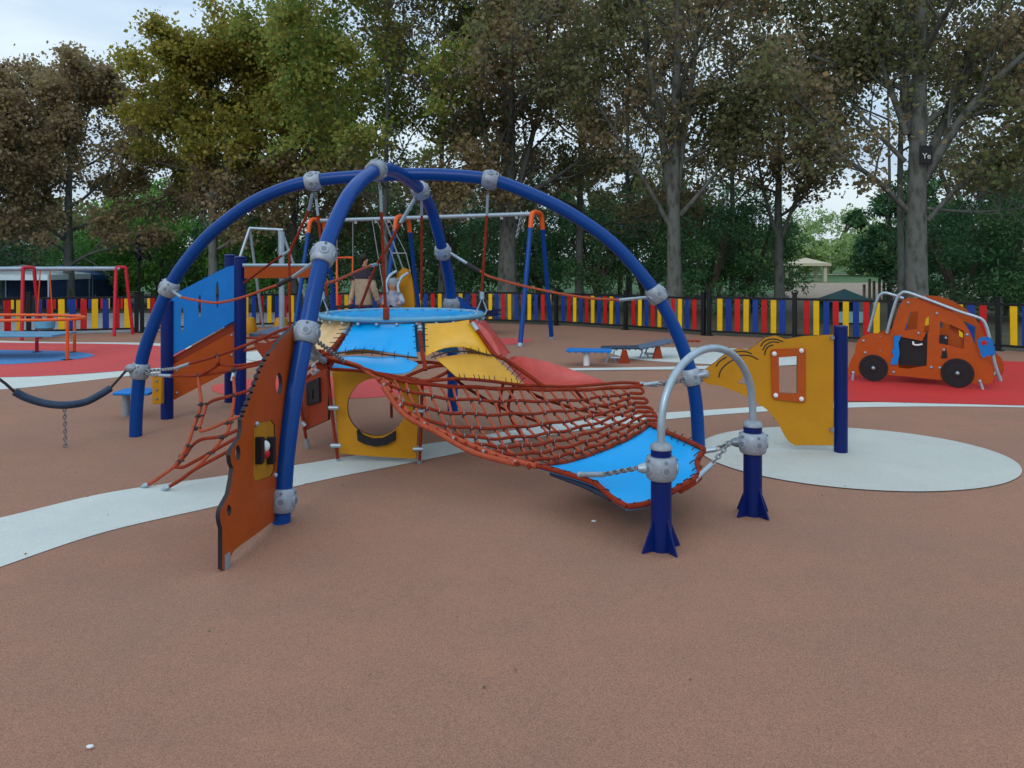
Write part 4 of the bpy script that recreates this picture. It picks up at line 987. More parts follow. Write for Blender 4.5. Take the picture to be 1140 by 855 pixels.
for (u, v) in [(695, 404.5), (732, 399.5)]:
    p = G(u, v); pl = Plane(p, p + V((1, .15, 0)))
    MB().panel(pl, [(-.085, .0), (-.06, .10), (-.03, .21), (.03, .22), (.06, .12), (.085, 0)], [], -.02, .02, me=0).build('rocker_foot', M['dkred'], bb_, bevel=.004)
    p = G(u - 15, v - .8); mb = MB()
    for dx in (-.05, .05): mb.tube([p + V((dx * 1.6, 0, 0)), p + V((dx * .6, 0, .1)), p + V((dx * 1.2, 0, .2))], .014, 8)
    mb.tube([p + V((0, 0, .08)), p + V((.2, 0, .07))], .02, 8); mb.build('spring_bracket', M['steel'], bb_)

# ================================================================== TOY CAR
c0, c1 = G(950, 424), G(1094, 434)
car = thing('play_car', 'orange board toy car with black wheels and silver rails on the deep red floor', 'play car', tuple((c0 + c1) / 2))
PC = Plane(c0, c1); offv = V((.55, .66, 0)); PC2 = Plane(c0 + offv, c1 + offv)
k6 = 6.0; Y = lambda x, y: (940 + x / k6, 315 + y / k6)
oc = [Y(20, 600), Y(28, 555), Y(48, 505), Y(70, 470), Y(74, 430), Y(90, 385), Y(120, 355), Y(170, 337), Y(240, 335), Y(308, 342), Y(330, 260), Y(362, 165), Y(388, 118), Y(430, 97), Y(520, 100), Y(590, 118), Y(650, 143), Y(710, 180), Y(765, 225), Y(800, 265), Y(835, 320), Y(862, 385), Y(885, 445), Y(912, 495), Y(955, 518), Y(985, 548), Y(1000, 590), Y(1000, 635), Y(985, 665), Y(960, 677), Y(860, 668), Y(700, 650), Y(560, 640), Y(400, 622), Y(250, 612), Y(60, 612), Y(28, 607)]
hc = [[Y(403, 318), Y(438, 196), Y(462, 189), Y(493, 192), Y(486, 305)], [Y(545, 240), Y(560, 225), Y(570, 232), Y(566, 330), Y(530, 328)], [Y(640, 258), Y(706, 276), Y(802, 322), Y(798, 442), Y(694, 414), Y(632, 402)], [Y(362, 356), Y(520, 386), Y(548, 330), Y(556, 332), Y(550, 552), Y(425, 572), Y(362, 565)]]
q = lambda pl, l: [PC.px(*p) for p in l]
nearp = MB().panel(PC, q(PC, oc), [q(PC, h) for h in hc], -.012, .012).build('side_panel', [M['orange'], M['core']], car, bevel=.002)
MB().panel(PC2, q(PC, oc), [q(PC, h) for h in hc[:3]], -.012, .012).build('side_panel', [M['orange'], M['core']], car, bevel=.002)
MB().panel(PC, q(PC, [Y(704, 276), Y(798, 322), Y(796, 440), Y(694, 412)]), [q(PC, [Y(765, 318), Y(800, 345), Y(797, 372), Y(768, 360)])], -.11, -.09).build('inner_board', [M['orange'], M['core']], car)
MB().panel(PC, q(PC, [Y(636, 345), Y(694, 352), Y(692, 412), Y(632, 400)]), [], -.008, .02, me=0).build('window_block', M['black'], car)
dr = MB().panel(PC, q(PC, [Y(357, 358), Y(520, 390), Y(528, 330), Y(560, 322), Y(556, 540), Y(530, 556), Y(357, 548)]), [], -.04, -.018, me=0).build('door', M['black'], car)
mb = MB(); mb.tube(smooth([PC.pw(*Y(460, 392), .02), PC.pw(*Y(463, 408), .04), PC.pw(*Y(490, 413), .045), PC.pw(*Y(520, 408), .02)], 5), .012, 8); mb.build('handle', M['white'], dr)
MB().panel(PC, q(PC, [Y(330, 352), Y(375, 350), Y(372, 380), Y(362, 392), Y(370, 470), Y(355, 545), Y(312, 542), Y(318, 505), Y(330, 495), Y(318, 450), Y(330, 440)]), [], .012, .03, me=0).build('hinge_strip', M['bboard'], car, bevel=.003)
MB().panel(PC, q(PC, [Y(658, 440), Y(680, 440), Y(690, 500), Y(645, 503)]), [], .012, .022, me=0).build('plate', M['black'], car)
wh = MB()
for (x, y, rr_) in [(195, 566, 88), (755, 600, 97)]:
    c = PC.pw(*Y(x, y), .014); r_ = rr_ / k6 * c.y / F
    mb = MB(); mb.lathe(c, PC.n, [(0, r_), (.02, r_), (.026, r_ * .97), (.026, r_ * .80), (.022, r_ * .78), (.022, r_ * .3), (.03, r_ * .28)], 36); w_ = mb.build('wheel', M['black'], car, origin=c)
    mb = MB(); mb.ball(c + PC.n * .034, .026, 12); mb.build('hub_bolt', M['steel'], w_)
    c2 = c + offv - PC.n * .03; mb = MB(); mb.lathe(c2, -PC.n, [(0, r_), (.02, r_), (.026, r_ * .97)], 30); mb.build('wheel', M['black'], car, origin=c2)
mb = MB()
for x, y in [(427, 132), (618, 203), (820, 345), (495, 335), (128, 386), (140, 465), (330, 595), (580, 563), (637, 567), (678, 366), (665, 447), (240, 357), (240, 452)]: mb.ball(PC.pw(*Y(x, y), .012), .02 if x != 240 else .008, 9)
mb.build('bolts', M['alu'], car)
for (x0, y0, x1, y1) in [(60, 598, 55, 650), (905, 655, 925, 712)]:
    a = PC.pw(*Y(x0, y0), .015); b = PC.pw(*Y(x1, y1), .015); b.z = 0; mb = MB(); mb.tube([a, b], .018, 10); mb.ball(a, .024, 9); mb.build('foot', M['steel'], car)
mb = MB()
r1 = smooth([PC.pw(*Y(285, 335), .03), PC.pw(*Y(318, 210), .03), PC.pw(*Y(350, 110), .03), PC.pw(*Y(378, 72), .03), PC.pw(*Y(420, 63), .03), PC.pw(*Y(560, 112), .03), PC.pw(*Y(760, 188), .03), PC.pw(*Y(880, 226), .03), PC.pw(*Y(925, 250), .03), PC.pw(*Y(950, 300), .03), PC.pw(*Y(968, 370), .03), PC.pw(*Y(1005, 540), .02), PC.pw(*Y(1045, 655), .0)], 5)
mb.tube(r1, .021, 10); mb.build('hand_rail', M['steel'], car)
o2 = V((-.12, .45, 0))
r2 = smooth([PC.pw(*Y(145, 340), -.4), PC.pw(*Y(178, 215), -.4), PC.pw(*Y(205, 115), -.4), PC.pw(*Y(235, 80), -.4), PC.pw(*Y(275, 76), -.4), PC.pw(*Y(385, 112), -.4)], 5)
mb = MB(); mb.tube(r2, .021, 10); mb.build('hand_rail', M['steel'], car)
pz = MB().panel(PC, q(PC, [Y(885, 385), Y(900, 366), Y(930, 360), Y(970, 362), Y(990, 378), Y(1012, 475), Y(1000, 470), Y(990, 480), Y(978, 474), Y(968, 486), Y(955, 480), Y(940, 492), Y(925, 495), Y(912, 480)]), [], .035, .06, me=0).build('pouch', M['bboard'], car, bevel=.006)
st = []
for k in range(10):
    a = math.pi / 5 * k - math.pi / 2; r_ = 26 if k % 2 == 0 else 13; st.append(Y(932 + r_ * math.cos(a) * 1.2, 396 + r_ * math.sin(a) * .8))
MB().panel(PC, q(PC, st), [], .061, .066, me=0).build('star_patch', M['fred'], pz)
mb = MB()
for k, (x, y) in enumerate([(60, 560), (500, 610), (955, 640), (440, 110)]):
    a = PC.pw(*Y(x, y), 0); mb.tube([a, a + offv], .02, 8)
mb.build('cross_bars', M['steel'], car)
mb = MB(); a = PC.pw(*Y(480, 560), 0); mb.box(a + offv / 2 + V((0, 0, .15)), (.7, .5, .03), rot=Matrix((PC.d, V((-PC.d.y, PC.d.x, 0)), V((0, 0, 1)))).transposed()); mb.build('seat', M['bboard'], car)

# ================================================================== RAIL BENCH, far left
rb = thing('rail_bench', 'low blue platform ringed by an orange red tube rail on the blue oval', 'play bench', tuple(G(20, 400)))
mb = MB()
lp = [W(-240, 357, 12.4), W(-60, 357.5, 12.55), W(40, 357, 12.75), W(75, 355, 12.9), W(92, 352.8, 13.15), W(94, 351.4, 13.5), W(80, 350.8, 13.8), W(30, 350.4, 14.0), W(-60, 350, 14.1), W(-240, 350, 14.1)]
lp = [V((p.x, p.y, .665)) for p in lp]
mb.tube(smooth(lp, 6), .026, 10)
rl = mb.build('rail', M['orgtube'], rb)
for (u, v) in [(75, 401), (83, 392.5), (-40, 402)]:
    p = G(u, v); mb = MB(); mb.tube([p, V((p.x, p.y, .665))], .026, 10); mb.cyl(p, p + V((0, 0, .012)), .09, 12); mb.build('leg', M['orgtube'], rb)
p = G(41, 392.5); mb = MB(); mb.tube([p, V((p.x, p.y, .36))], .03, 10); mb.cyl(p, p + V((0, 0, .012)), .09, 12); mb.build('leg', M['redtube'], rb)
mb = MB(); a, b = W(-150, 372, 13.1), W(74, 372, 13.2); mb.box((a + b) / 2, ((b - a).length, .75, .035)); mb.build('platform', M['skyrim'], rb, bevel=.008)
# small red swing frame at far left
ts = thing('toddler_swing_set', 'low swing frame with crimson legs and a silver bar by the left fence', 'swing set', (-8.5, 16.3, 0))
bz = 1.50; b0_, b1_ = V(((-60 - 570) * 15.55 / F, 15.55, bz)), V(((133 - 570) * 17.15 / F, 17.15, bz))
mb = MB(); mb.tube([b0_, b1_], .045, 12); mb.build('crossbar', M['steel'], ts)
for u in (30, 133):
    yc = 16.22 if u == 30 else 17.15; c = V(((u - 570) * yc / F, yc, bz))
    for k in (0, 1):
        yy = yc - .22 if k == 0 else yc + .22; ft = V((((u - 6 if k == 0 else u + 15) - 570) * yy / F, yy, 0)); t_ = c + V((-.05 if k == 0 else .10, -.05 if k == 0 else .08, .0))
        mb = MB(); mb.tube(smooth([c + V((0, 0, .03)), t_ + V((0, 0, .01)), t_.lerp(ft, .12), ft], 5), .036, 10); mb.build('leg', M['redtube'], ts)
sbk = W(50, 362, 16.3); o = thing('toddler_swing', 'small light blue bucket seat hanging from the low crimson swing frame', 'swing seat', tuple(sbk))
mb = MB(); mb.lathe(sbk, (0, 0, 1), [(-.10, .12), (-.05, .19), (.08, .2), (.08, .17), (-.03, .12)], 14); mb.build('bucket', M['skyrim'], o)
mb = MB(); mb.tube([sbk + V((-.17, 0, .07)), V((sbk.x - .1, 16.3, bz - .04))], .012, 6); mb.tube([sbk + V((.17, 0, .07)), V((sbk.x + .1, 16.3, bz - .04))], .012, 6); mb.build('chain', M['orgtube'], o)

# ================================================================== SILVER TRESTLE behind (zip/rope frame)
tf = thing('silver_trestle', 'tall silver tube trestle rising behind the blue slotted board', 'climbing frame', tuple(G(305, 366)))
Dt = 18.6
ft = lambda u: V(((u - 570) * Dt / F, Dt, 0))
A1, A2 = W(278, 254, Dt), W(311, 256, Dt)
for nm, pts in [('crossbar', [A1, A2 + V((.1, 0, 0))]), ('leg', [A1, ft(250) + V((0, -.6, 0))]), ('leg', [A1, ft(284) + V((0, .6, 0))]), ('leg', [A2, ft(314)]), ('leg', [A2 + V((.05, 0, 0)), ft(346) + V((0, .5, 0))])]:
    MB().tube(pts, .036, 10).build(nm, M['steel'], tf)
# two small yellow spring stools seen under the deck
for i, (u, lab) in enumerate([(277, 'small ochre stool half hidden by the right navy tower post'), (313, 'small ochre stool below the grey pole of the tower')]):
    p = G(u, 372); mb = MB(); mb.lathe((p.x, p.y, 0), (0, 0, 1), [(0, .16), (.1, .19), (.28, .15), (.36, .13), (.38, .10)], 16); tag(mb.build('spring_stool', M['yellow'], origin=p), lab, 'stool', 'ochre stools by the fence')

# ================================================================== LAMP, SIGN, TENTS, HUT, PERGOLA
p = V(((155 - 570) * 27 / F, 27, 0)); lm = thing('street_lamp', 'slim black lantern post rising beyond the left fence among green shrubs', 'street lamp', tuple(p))
mb = MB(); mb.tube([p, p + V((0, 0, .3)), p + V((0, 0, .31)), p + V((0, 0, 1.75))], [.09, .08, .045, .035], 10); mb.build('pole', M['fblack'], lm)
mb = MB(); mb.lathe(p + V((0, 0, 1.72)), (0, 0, 1), [(0, .05), (.05, .13), (.32, .17), (.34, .24), (.36, .24), (.46, .05), (.5, .02)], 10); mb.build('lantern', M['fblack'], lm)
p = V(((158 - 570) * 26 / F, 26, 0)); sp_ = thing('loudspeaker_box', 'black loudspeaker box hanging among leaves above the lantern post', 'loudspeaker', tuple(p + V((0, 0, 2.5))))
mb = MB(); mb.box(p + V((0, 0, 2.42)), (.34, .22, .42), .3); mb.build('cabinet', M['black'], sp_, bevel=.02)
# tents
tcan = mat('pale_blue_canvas', (.62, .78, .84), .7, var=.2, vscale=3); tblue = mat('blue_canvas', (.03, .12, .36), .7, var=.2, vscale=3); tdark = mat('navy_canvas', (.03, .07, .16), .8, var=.3, vscale=3)
def tent(label, cx, D, w_, d_, h0, h1, mr, mw, x_open):
    o = thing('market_tent', label, 'tent', (cx, D, 0), 'tents beyond the path')
    mb = MB(); v_ = [V((cx + sx * w_ / 2, D + sy * d_ / 2, h0)) for sx, sy in ((-1, -1), (1, -1), (1, 1), (-1, 1))]; ap = V((cx, D, h1))
    mb.add(v_ + [ap], [(0, 1, 4), (1, 2, 4), (2, 3, 4), (3, 0, 4)]); vv = [p - V((0, 0, .18)) for p in v_]; mb.add(v_ + vv, [(0, 4, 5, 1), (1, 5, 6, 2), (2, 6, 7, 3), (3, 7, 4, 0)]); mb.build('roof', mr, o)
    for p in v_: mb = MB(); mb.tube([V((p.x, p.y, 0)), p], .035, 8); mb.build('pole', M['steel'], o)
    mb = MB(); mb.box((cx + .1, D + d_ / 2 - .06, h0 / 2), (w_ * .96, .04, h0 * .98)); mb.box((cx + w_ / 2 - .06, D, h0 / 2), (.03, d_ * .9, h0 * .98)); mb.build('side_wall', mw, o)
    return o
tent('market tent with a pale blue roof and dark front at far left', W(25, 300, 26.5).x, 26.5, 3.4, 2.6, 1.25, 1.58, tcan, tdark, 0)
tent('market tent with a mid blue roof and navy walls right of the pale roofed one', W(76, 300, 29).x, 29, 3.0, 2.6, 1.2, 1.6, tblue, tdark, 0)
# hut with teal pyramid roof
hr = mat('teal_roof', (.012, .07, .085), .6, var=.2); hw = mat('teal_wall', (.02, .11, .12), .6, var=.2); hl = mat('pale_turquoise', (.28, .50, .52), .6, var=.2)
D = 21; cx = (940 - 570) * D / F; hut = thing('play_hut', 'small hut with a dark teal pyramid roof behind the right fence', 'hut', (cx, D, 0))
mb = MB(); v_ = [V((cx + sx * .62, D + sy * .62, .58)) for sx, sy in ((-1, -1), (1, -1), (1, 1), (-1, 1))]; mb.add(v_ + [V((cx, D, .92))], [(0, 1, 4), (1, 2, 4), (2, 3, 4), (3, 0, 4), (3, 2, 1, 0)]); mb.build('roof', hr, hut)
mb = MB()
for sx, sy in ((-1, -1), (1, -1), (1, 1), (-1, 1)): mb.box((cx + sx * .46, D + sy * .46, .29), (.10, .10, .58))
mb.box((cx, D + .46, .30), (.86, .03, .56)); mb.build('wall', hw, hut)
mb = MB(); mb.box((cx, D - .42, .17), (.84, .03, .30)); mb.build('counter', hl, hut)
# pergola
wd = mat('cream_wood', (.48, .43, .31), .7, var=.2); D = 72; cx = (897 - 570) * D / F
pg = thing('pergola', 'small cream pergola with a flat roof on the far lawn', 'pergola', (cx, D, 0))
mb = MB(); mb.box((cx, D, 1.55), (3.6, 3, .25)); mb.add([V((cx - 1.7, D - 1.4, 1.68)), V((cx + 1.7, D - 1.4, 1.68)), V((cx + 1.7, D + 1.4, 1.68)), V((cx - 1.7, D + 1.4, 1.68)), V((cx, D, 2.2))], [(0, 1, 4), (1, 2, 4), (2, 3, 4), (3, 0, 4)]); mb.build('roof', wd, pg)
for sx in (-1, 1):
    for sy in (-1, 1): mb = MB(); mb.box((cx + sx * 1.35, D + sy * 1.1, .7), (.3, .3, 1.5)); mb.build('pillar', wd, pg)
sheet('timber_terrace', [((880 - 570) * 36 / F, 36), ((985 - 570) * 36 / F + 6, 36), ((1000 - 570) * 66 / F + 6, 66), ((860 - 570) * 66 / F, 66)], -.01, mat('dry_planking', (.33, .26, .19), .85, vscale=3, color2=(.17, .13, .10), bump=.8, bscale=12))
sheet('lawn_path', [(5, 118), (90, 118), (90, 124), (5, 124)], -.02, mat('pale_gravel', (.55, .5, .42), .9, var=.2))
bt = thing('bollard_row', 'row of thin pale timber stakes at the edge of the terrace behind the toy car', 'stakes', ((978 - 570) * 34 / F, 34, 0))
for k, (u, h_) in enumerate([(962, .7), (968, .95), (973, .85), (979, 1.0), (984, .8), (990, .7)]):
    x = (u - 570) * 34 / F; mb = MB(); mb.box((x, 34, h_ / 2), (.10, .08, h_)); mb.build('stake', wd, bt)

# ================================================================== TREES
def leaves(name, cen, size, m, parent, rng, cidx, flat=.0, asp=.8, droop=.25):
    cen = np.asarray(cen); n = len(cen)
    d = rng.normal(size=(n, 3)); d[:, 2] -= droop; d /= np.linalg.norm(d, axis=1)[:, None]
    e = rng.normal(size=(n, 3)); e[:, 2] *= 1 - flat; s = np.cross(d, e); s /= np.linalg.norm(s, axis=1)[:, None] + 1e-9
    nn = np.cross(d, s)
    L = size * rng.uniform(.65, 1.25, n)[:, None]; w = L * asp * .5
    v0 = cen; v1 = cen + d * L * .45 + s * w + nn * w * .3; v2 = cen + d * L; v3 = cen + d * L * .45 - s * w + nn * w * .3
    vs = np.stack([v0, v1, v2, v3], 1).reshape(-1, 3) - np.array(WL[parent.name])
    me = bpy.data.meshes.new(name); me.vertices.add(n * 4); me.vertices.foreach_set('co', vs.ravel().astype(np.float32))
    me.loops.add(n * 4); me.loops.foreach_set('vertex_index', np.arange(n * 4, dtype=np.int32))
    me.polygons.add(n); me.polygons.foreach_set('loop_start', np.arange(n, dtype=np.int32) * 4)
    me.update(calc_edges=True)
    a = me.attributes.new('lv', 'FLOAT', 'FACE'); a.data.foreach_set('value', np.clip(cidx, 0, 1).astype(np.float32))
    me.materials.append(m); o = bpy.data.objects.new(name, me); col.objects.link(o); o.parent = parent; WL[o.name] = V(WL[parent.name]); return o

LM = {
 'tan': leafmat('light_brown_leaves', [(0.235, 0.178, 0.122), (0.333, 0.248, 0.163), (0.272, 0.237, 0.102), (0.445, 0.319, 0.153)]),
 'brown': leafmat('brown_autumn_leaves', [(0.204, 0.161, 0.114), (0.296, 0.223, 0.145), (0.235, 0.215, 0.097), (0.423, 0.292, 0.133)]),
 'olive': leafmat('olive_yellow_leaves', [(0.138, 0.169, 0.037), (0.246, 0.254, 0.044), (0.384, 0.323, 0.051), (0.307, 0.207, 0.076)]),
 'green': leafmat('green_plane_leaves', [(0.101, 0.185, 0.048), (0.186, 0.276, 0.059), (0.338, 0.338, 0.065), (0.288, 0.230, 0.071)]),
 'dark': leafmat('dull_dark_leaves', [(0.122, 0.140, 0.063), (0.187, 0.169, 0.092), (0.159, 0.206, 0.075), (0.302, 0.228, 0.098)]),
 'pine': leafmat('dark_conifer_needles', [(0.044, 0.136, 0.060), (0.070, 0.184, 0.072), (0.110, 0.208, 0.066)], .15),
 'bush': leafmat('mid_green_shrub_leaves', [(0.065, 0.216, 0.051), (0.130, 0.333, 0.063), (0.260, 0.465, 0.076)], .3),
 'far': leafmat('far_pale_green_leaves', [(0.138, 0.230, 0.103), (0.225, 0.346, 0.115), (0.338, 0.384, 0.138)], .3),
}
def tree(label, u, D, r0, H, fork, crown_r, kind, n_leaf, seed, limbs=None, leaf=.13, low=.25, spread=.55, nlimb=12, crown_z0=2.6, bark='bark', group='plane trees behind the fence', lean=0, cat='tree', name='plane_tree', mixk=None, gap=.5):
    rg = random.Random(seed); rn = np.random.default_rng(seed)
    bx_ = (u - 570) * D / F; base = V((bx_, D, -.05))
    root = thing(name, label, cat, tuple(base), group)
    mb = MB(); tips = []
    def branch(p, d, L, r, lvl):
        n = 6; pts = [p]; rr = [r]; cur = V(p); dd = V(d).normalized()
        for i in range(n):
            dd = (dd + V((rg.gauss(0, .11), rg.gauss(0, .11), rg.gauss(.03 if lvl < 2 else .0, .10)))).normalized()
            cur = cur + dd * (L / n); pts.append(V(cur)); rr.append(max(.006, r * (1 - .8 * (i + 1) / n)))
        mb.tube(pts, rr, 7 if lvl == 0 else (5 if lvl == 1 else 4), cap=False)
        kids(pts, rr, L, lvl, dd)
    def kids(pts, rr, L, lvl, dd):
        n = len(pts) - 1
        if lvl >= 2:
            for k in (n, n - 1, n - 2, n - 3, n // 3):
                if k > 0: tips.append(pts[k])
            return
        nk = (8 if lvl == 0 else 5)
        for k in range(nk):
            t = .22 + .78 * (k + rg.random() * .8) / nk; t = min(.98, t); x = t * n; i = int(x)
            p = pts[i].lerp(pts[min(i + 1, n)], x - i); ax = (pts[min(i + 1, n)] - pts[i]).normalized()
            sd_ = ax.orthogonal(); sd_.rotate(Matrix.Rotation(rg.uniform(0, 2 * math.pi), 3, ax)); 
            nd = (ax * .75 + sd_.normalized() * rg.uniform(.5, 1.0) + V((0, 0, .12)))
            branch(p, nd, L * rg.uniform(.38, .58) * (1.15 - .4 * t), max(.006, rr[min(i, n)] * .55), lvl + 1)
        if lvl == 1: tips.append(pts[-1])
    # trunk
    tp = []; N = 12
    for i in range(N + 1):
        t = i / N; z = H * .92 * t
        tp.append(base + V((lean * t * t + .10 * math.sin(t * 5 + seed) * t, .12 * math.sin(t * 4 + seed * 2) * t, z)))
    tr_ = [r0 * (1.28 if i == 0 else 1.06 if i == 1 else 1) * (1 - .85 * (i / N) ** 1.1) for i in range(N + 1)]
    mb.tube(smooth(tp, 2), [tr_[min(N, i // 2)] if i % 2 == 0 else (tr_[i // 2] + tr_[min(N, i // 2 + 1)]) / 2 for i in range(2 * N + 1)], 16, cap=False)
    if limbs:
        for l, rad in limbs:
            P = smooth([W(*p) for p in l], 3); n = len(P); rr = [rad * (1 - .75 * k / (n - 1)) for k in range(n)]
            mb.tube(P, rr, 9, cap=False)
            L = sum((b - a).length for a, b in zip(P, P[1:])); kids(P, rr, L * .62, 0, None); kids(P, rr, L * .45, 0, None)
    for k in range(nlimb):
        t = low + (.97 - low) * (k / max(1, nlimb - 1)); z = t * H * .92; x = t * N; i = min(N - 1, int(x)); p = tp[i].lerp(tp[i + 1], x - i)
        az = k * 2.4 + rg.uniform(-.4, .4)
        prof = math.sin(math.pi * min(1, (.22 + .78 * (t - low) / (1 - low)))) ** .7
        L = max(.7, crown_r * (prof * .75 + .35)); el = spread * (.6 + .9 * t)
        branch(p, V((math.cos(az), math.sin(az), el)), L, max(.018, r0 * .42 * (1 - .6 * t)), 0)
    trunk = mb.build('trunk', M[bark], root, sharp=80)
    T = np.array([tuple(t) for t in tips]); T = T[T[:, 2] > crown_z0]
    # thin some clusters out for open gaps
    ph = rn.uniform(0, 6, 3); g = np.sin(T[:, 0] * 1.7 + ph[0]) + np.sin(T[:, 2] * 1.9 + ph[1]) + np.sin(T[:, 1] * 1.5 + ph[2])
    wgt = np.clip(.7 + gap * .55 * g * .5, .08, 2.0); wgt /= wgt.sum()
    idx = rn.choice(len(T), n_leaf, p=wgt); cen = T[idx] + rn.normal(size=(n_leaf, 3)) * np.array([.17, .17, .12]) * rn.uniform(.4, 1.7, (n_leaf, 1))
    ci = rn.uniform(0, 1, len(T))[idx] * .45 + rn.uniform(0, 1, n_leaf) * .55
    if mixk is None: leaves('crown', cen, leaf, LM[kind], root, rn, ci)
    else:
        sel = mixk(cen) + rn.normal(size=n_leaf) * .12 > .5
        o = leaves('crown', cen[~sel], leaf, LM[kind[0]], root, rn, ci[~sel]); o2 = leaves('crown', cen[sel], leaf, LM[kind[1]], root, rn, ci[sel])
    return root
pxD = lambda l, D: [(u, v, D + dd) for u, v, dd in l]
T1l = [([(1024, 190, 17), (1010, 110, 17.1), (1003, 50, 17.1), (1002, -30, 17)], 0.139), ([(1028, 200, 17), (1058, 150, 16.8), (1100, 97, 16.5), (1150, 52, 16.2), (1210, 0, 16)], 0.123), ([(1030, 185, 17.2), (1058, 120, 17.4), (1088, 62, 17.6), (1118, 10, 17.8), (1132, -50, 18)], 0.098),
       ([(1012, 236, 17), (975, 200, 16.6), (935, 172, 16.2), (905, 130, 15.8), (868, 92, 15.4)], 0.070), ([(1010, 150, 17), (985, 82, 17.2), (968, 30, 17.4), (952, -20, 17.6)], 0.082), ([(1033, 245, 17), (1070, 205, 16.6), (1110, 172, 16.2), (1165, 145, 16)], 0.061),
       ([(1030, 232, 17), (1082, 236, 17.2), (1125, 233, 17.4), (1190, 225, 17.8)], 0.041), ([(1008, 180, 17.2), (960, 130, 17.6), (930, 80, 18), (905, 20, 18.4)], 0.057)]
t1 = tree('large pale barked plane tree carrying a black sign, behind the toy car', 1020, 17.0, .255, 12, None, 4.2, ('dark', 'brown'), 23000, 11, T1l, low=.42, nlimb=9, crown_z0=3.3, gap=.9, leaf=.12, mixk=lambda c: .5 + .3 * np.sin(c[:, 0] * 1.3 + c[:, 2]))
T2l = [([(749, 235, 21), (737, 150, 21), (722, 70, 21), (712, -20, 21)], .14), ([(752, 215, 21), (762, 140, 21.2), (774, 60, 21.4), (782, -30, 21.6)], .14), ([(745, 250, 21), (705, 180, 20.6), (668, 120, 20.3), (640, 60, 20)], .07), ([(757, 240, 21), (795, 195, 21), (830, 140, 21), (862, 75, 21)], .07)]
tree('tall grey plane tree with upright twin leaders just right of the swing frame', 751, 21.0, .215, 13, None, 3.8, ('brown', 'dark'), 23000, 23, T2l, low=.36, nlimb=9, crown_z0=3.6, gap=.8, mixk=lambda c: .5 + .3 * np.sin(c[:, 0] * 1.2 - c[:, 2]))
T3l = [([(566, 260, 23.5), (548, 190, 23.5), (535, 120, 23.4), (528, 30, 23.3)], .14), ([(567, 250, 23.5), (585, 180, 23.7), (602, 110, 24), (612, 20, 24.2)], .13)]
tree('plane tree with a thick trunk directly behind the right end of the silver crossbar', 565, 23.5, .31, 13, None, 4.2, ('brown', 'dark'), 25000, 37, T3l, low=.3, nlimb=11, crown_z0=2.9, gap=.6, mixk=lambda c: .5 + .3 * np.sin(c[:, 0] * 1.1 + c[:, 2]))
tree('thin young tree with an open V fork left of the far lawn gap', 868, 24.0, .17, 8.5, None, 2.5, 'brown', 9000, 41, [([(868, 272, 24), (852, 220, 24), (843, 170, 24), (838, 110, 24)], .07), ([(869, 268, 24), (885, 225, 23.8), (905, 180, 23.6), (918, 130, 23.5)], .07)], low=.4, nlimb=7, crown_z0=3.0, gap=.9)
tree('slender tree with a faint trunk between the right swing legs and the twin leader tree', 645, 26.5, .15, 12, None, 3.6, 'brown', 18000, 43, None, low=.25, nlimb=11, crown_z0=2.6)
tree('tall yellow olive plane tree rising against the sky above the left end of the dome', 238, 24.5, .18, 8.6, None, 3.1, ('tan', 'olive'), 52000, 53, None, low=.26, nlimb=14, crown_z0=2.3, spread=.75, mixk=lambda c: np.clip((c[:, 2] - 3.2) / 2.6, 0, 1.2), gap=.7)
tree('brown autumn plane tree at far left with its trunk beside the blue tent', 77, 26.5, .2, 7.7, None, 3.4, 'tan', 46000, 59, None, low=.22, nlimb=14, crown_z0=2.3, spread=.6, gap=.5)
tree('brown plane tree cut by the left edge of the picture', -45, 25.5, .2, 7.1, None, 3.4, 'tan', 36000, 61, None, low=.22, nlimb=12, crown_z0=2.3, spread=.6, gap=.5)
tree('bright green plane tree leaning over the apex of the dome', 430, 23.5, .11, 12.5, None, 4.0, ('tan', 'green'), 56000, 67, None, low=.24, nlimb=15, crown_z0=2.5, mixk=lambda c: np.clip((c[:, 2] - 3.4) / 2.4, 0, 1.2) * np.clip((-1.2 - c[:, 0]) / 2.0 + .5, 0, 1.2), gap=.5)
tree('half hidden olive plane tree between the yellow olive tree and the green one', 328, 27.5, .14, 8.8, None, 3.2, ('tan', 'olive'), 38000, 71, None, low=.25, nlimb=13, crown_z0=2.4, mixk=lambda c: np.clip((c[:, 2] - 4.2) / 3, 0, 1.2))
tree('dark plane tree behind the top of the dome, left of the thick trunked tree', 492, 27.0, .13, 13.0, None, 4.2, 'dark', 14000, 73, None, low=.24, nlimb=13, crown_z0=2.4)
tree('thinner dark trunk standing just left of the signed plane tree', 1004, 19.0, .095, 11.5, None, 3.2, 'dark', 12000, 79, None, low=.42, nlimb=10, crown_z0=4.6, gap=.9)
tree('dull brown tree at the right edge beyond the toy car', 1150, 22.0, .2, 11.0, None, 3.8, 'brown', 17000, 83, None, low=.22, nlimb=12, crown_z0=2.4, gap=.5)
tree('distant dark tree rising between the twin leader tree and the young forked tree', 815, 29.0, .12, 12.5, None, 4.2, 'dark', 10000, 89, None, low=.34, nlimb=12, crown_z0=3.6, gap=.7)
tree('distant dark tree behind the crown of the twin leader tree', 700, 31.0, .13, 13, None, 4.4, 'dark', 10000, 97, None, low=.24, nlimb=12, crown_z0=2.6, gap=.6)
tree('brown plane tree standing outside the left edge of the picture', -200, 24.5, .2, 7.5, None, 3.3, 'brown', 16000, 103, None, low=.22, nlimb=11, crown_z0=2.3, spread=.6)
tree('olive plane tree standing well outside the left edge of the picture', -390, 23.0, .2, 8.5, None, 3.4, 'olive', 16000, 107, None, low=.22, nlimb=11, crown_z0=2.3, spread=.6)
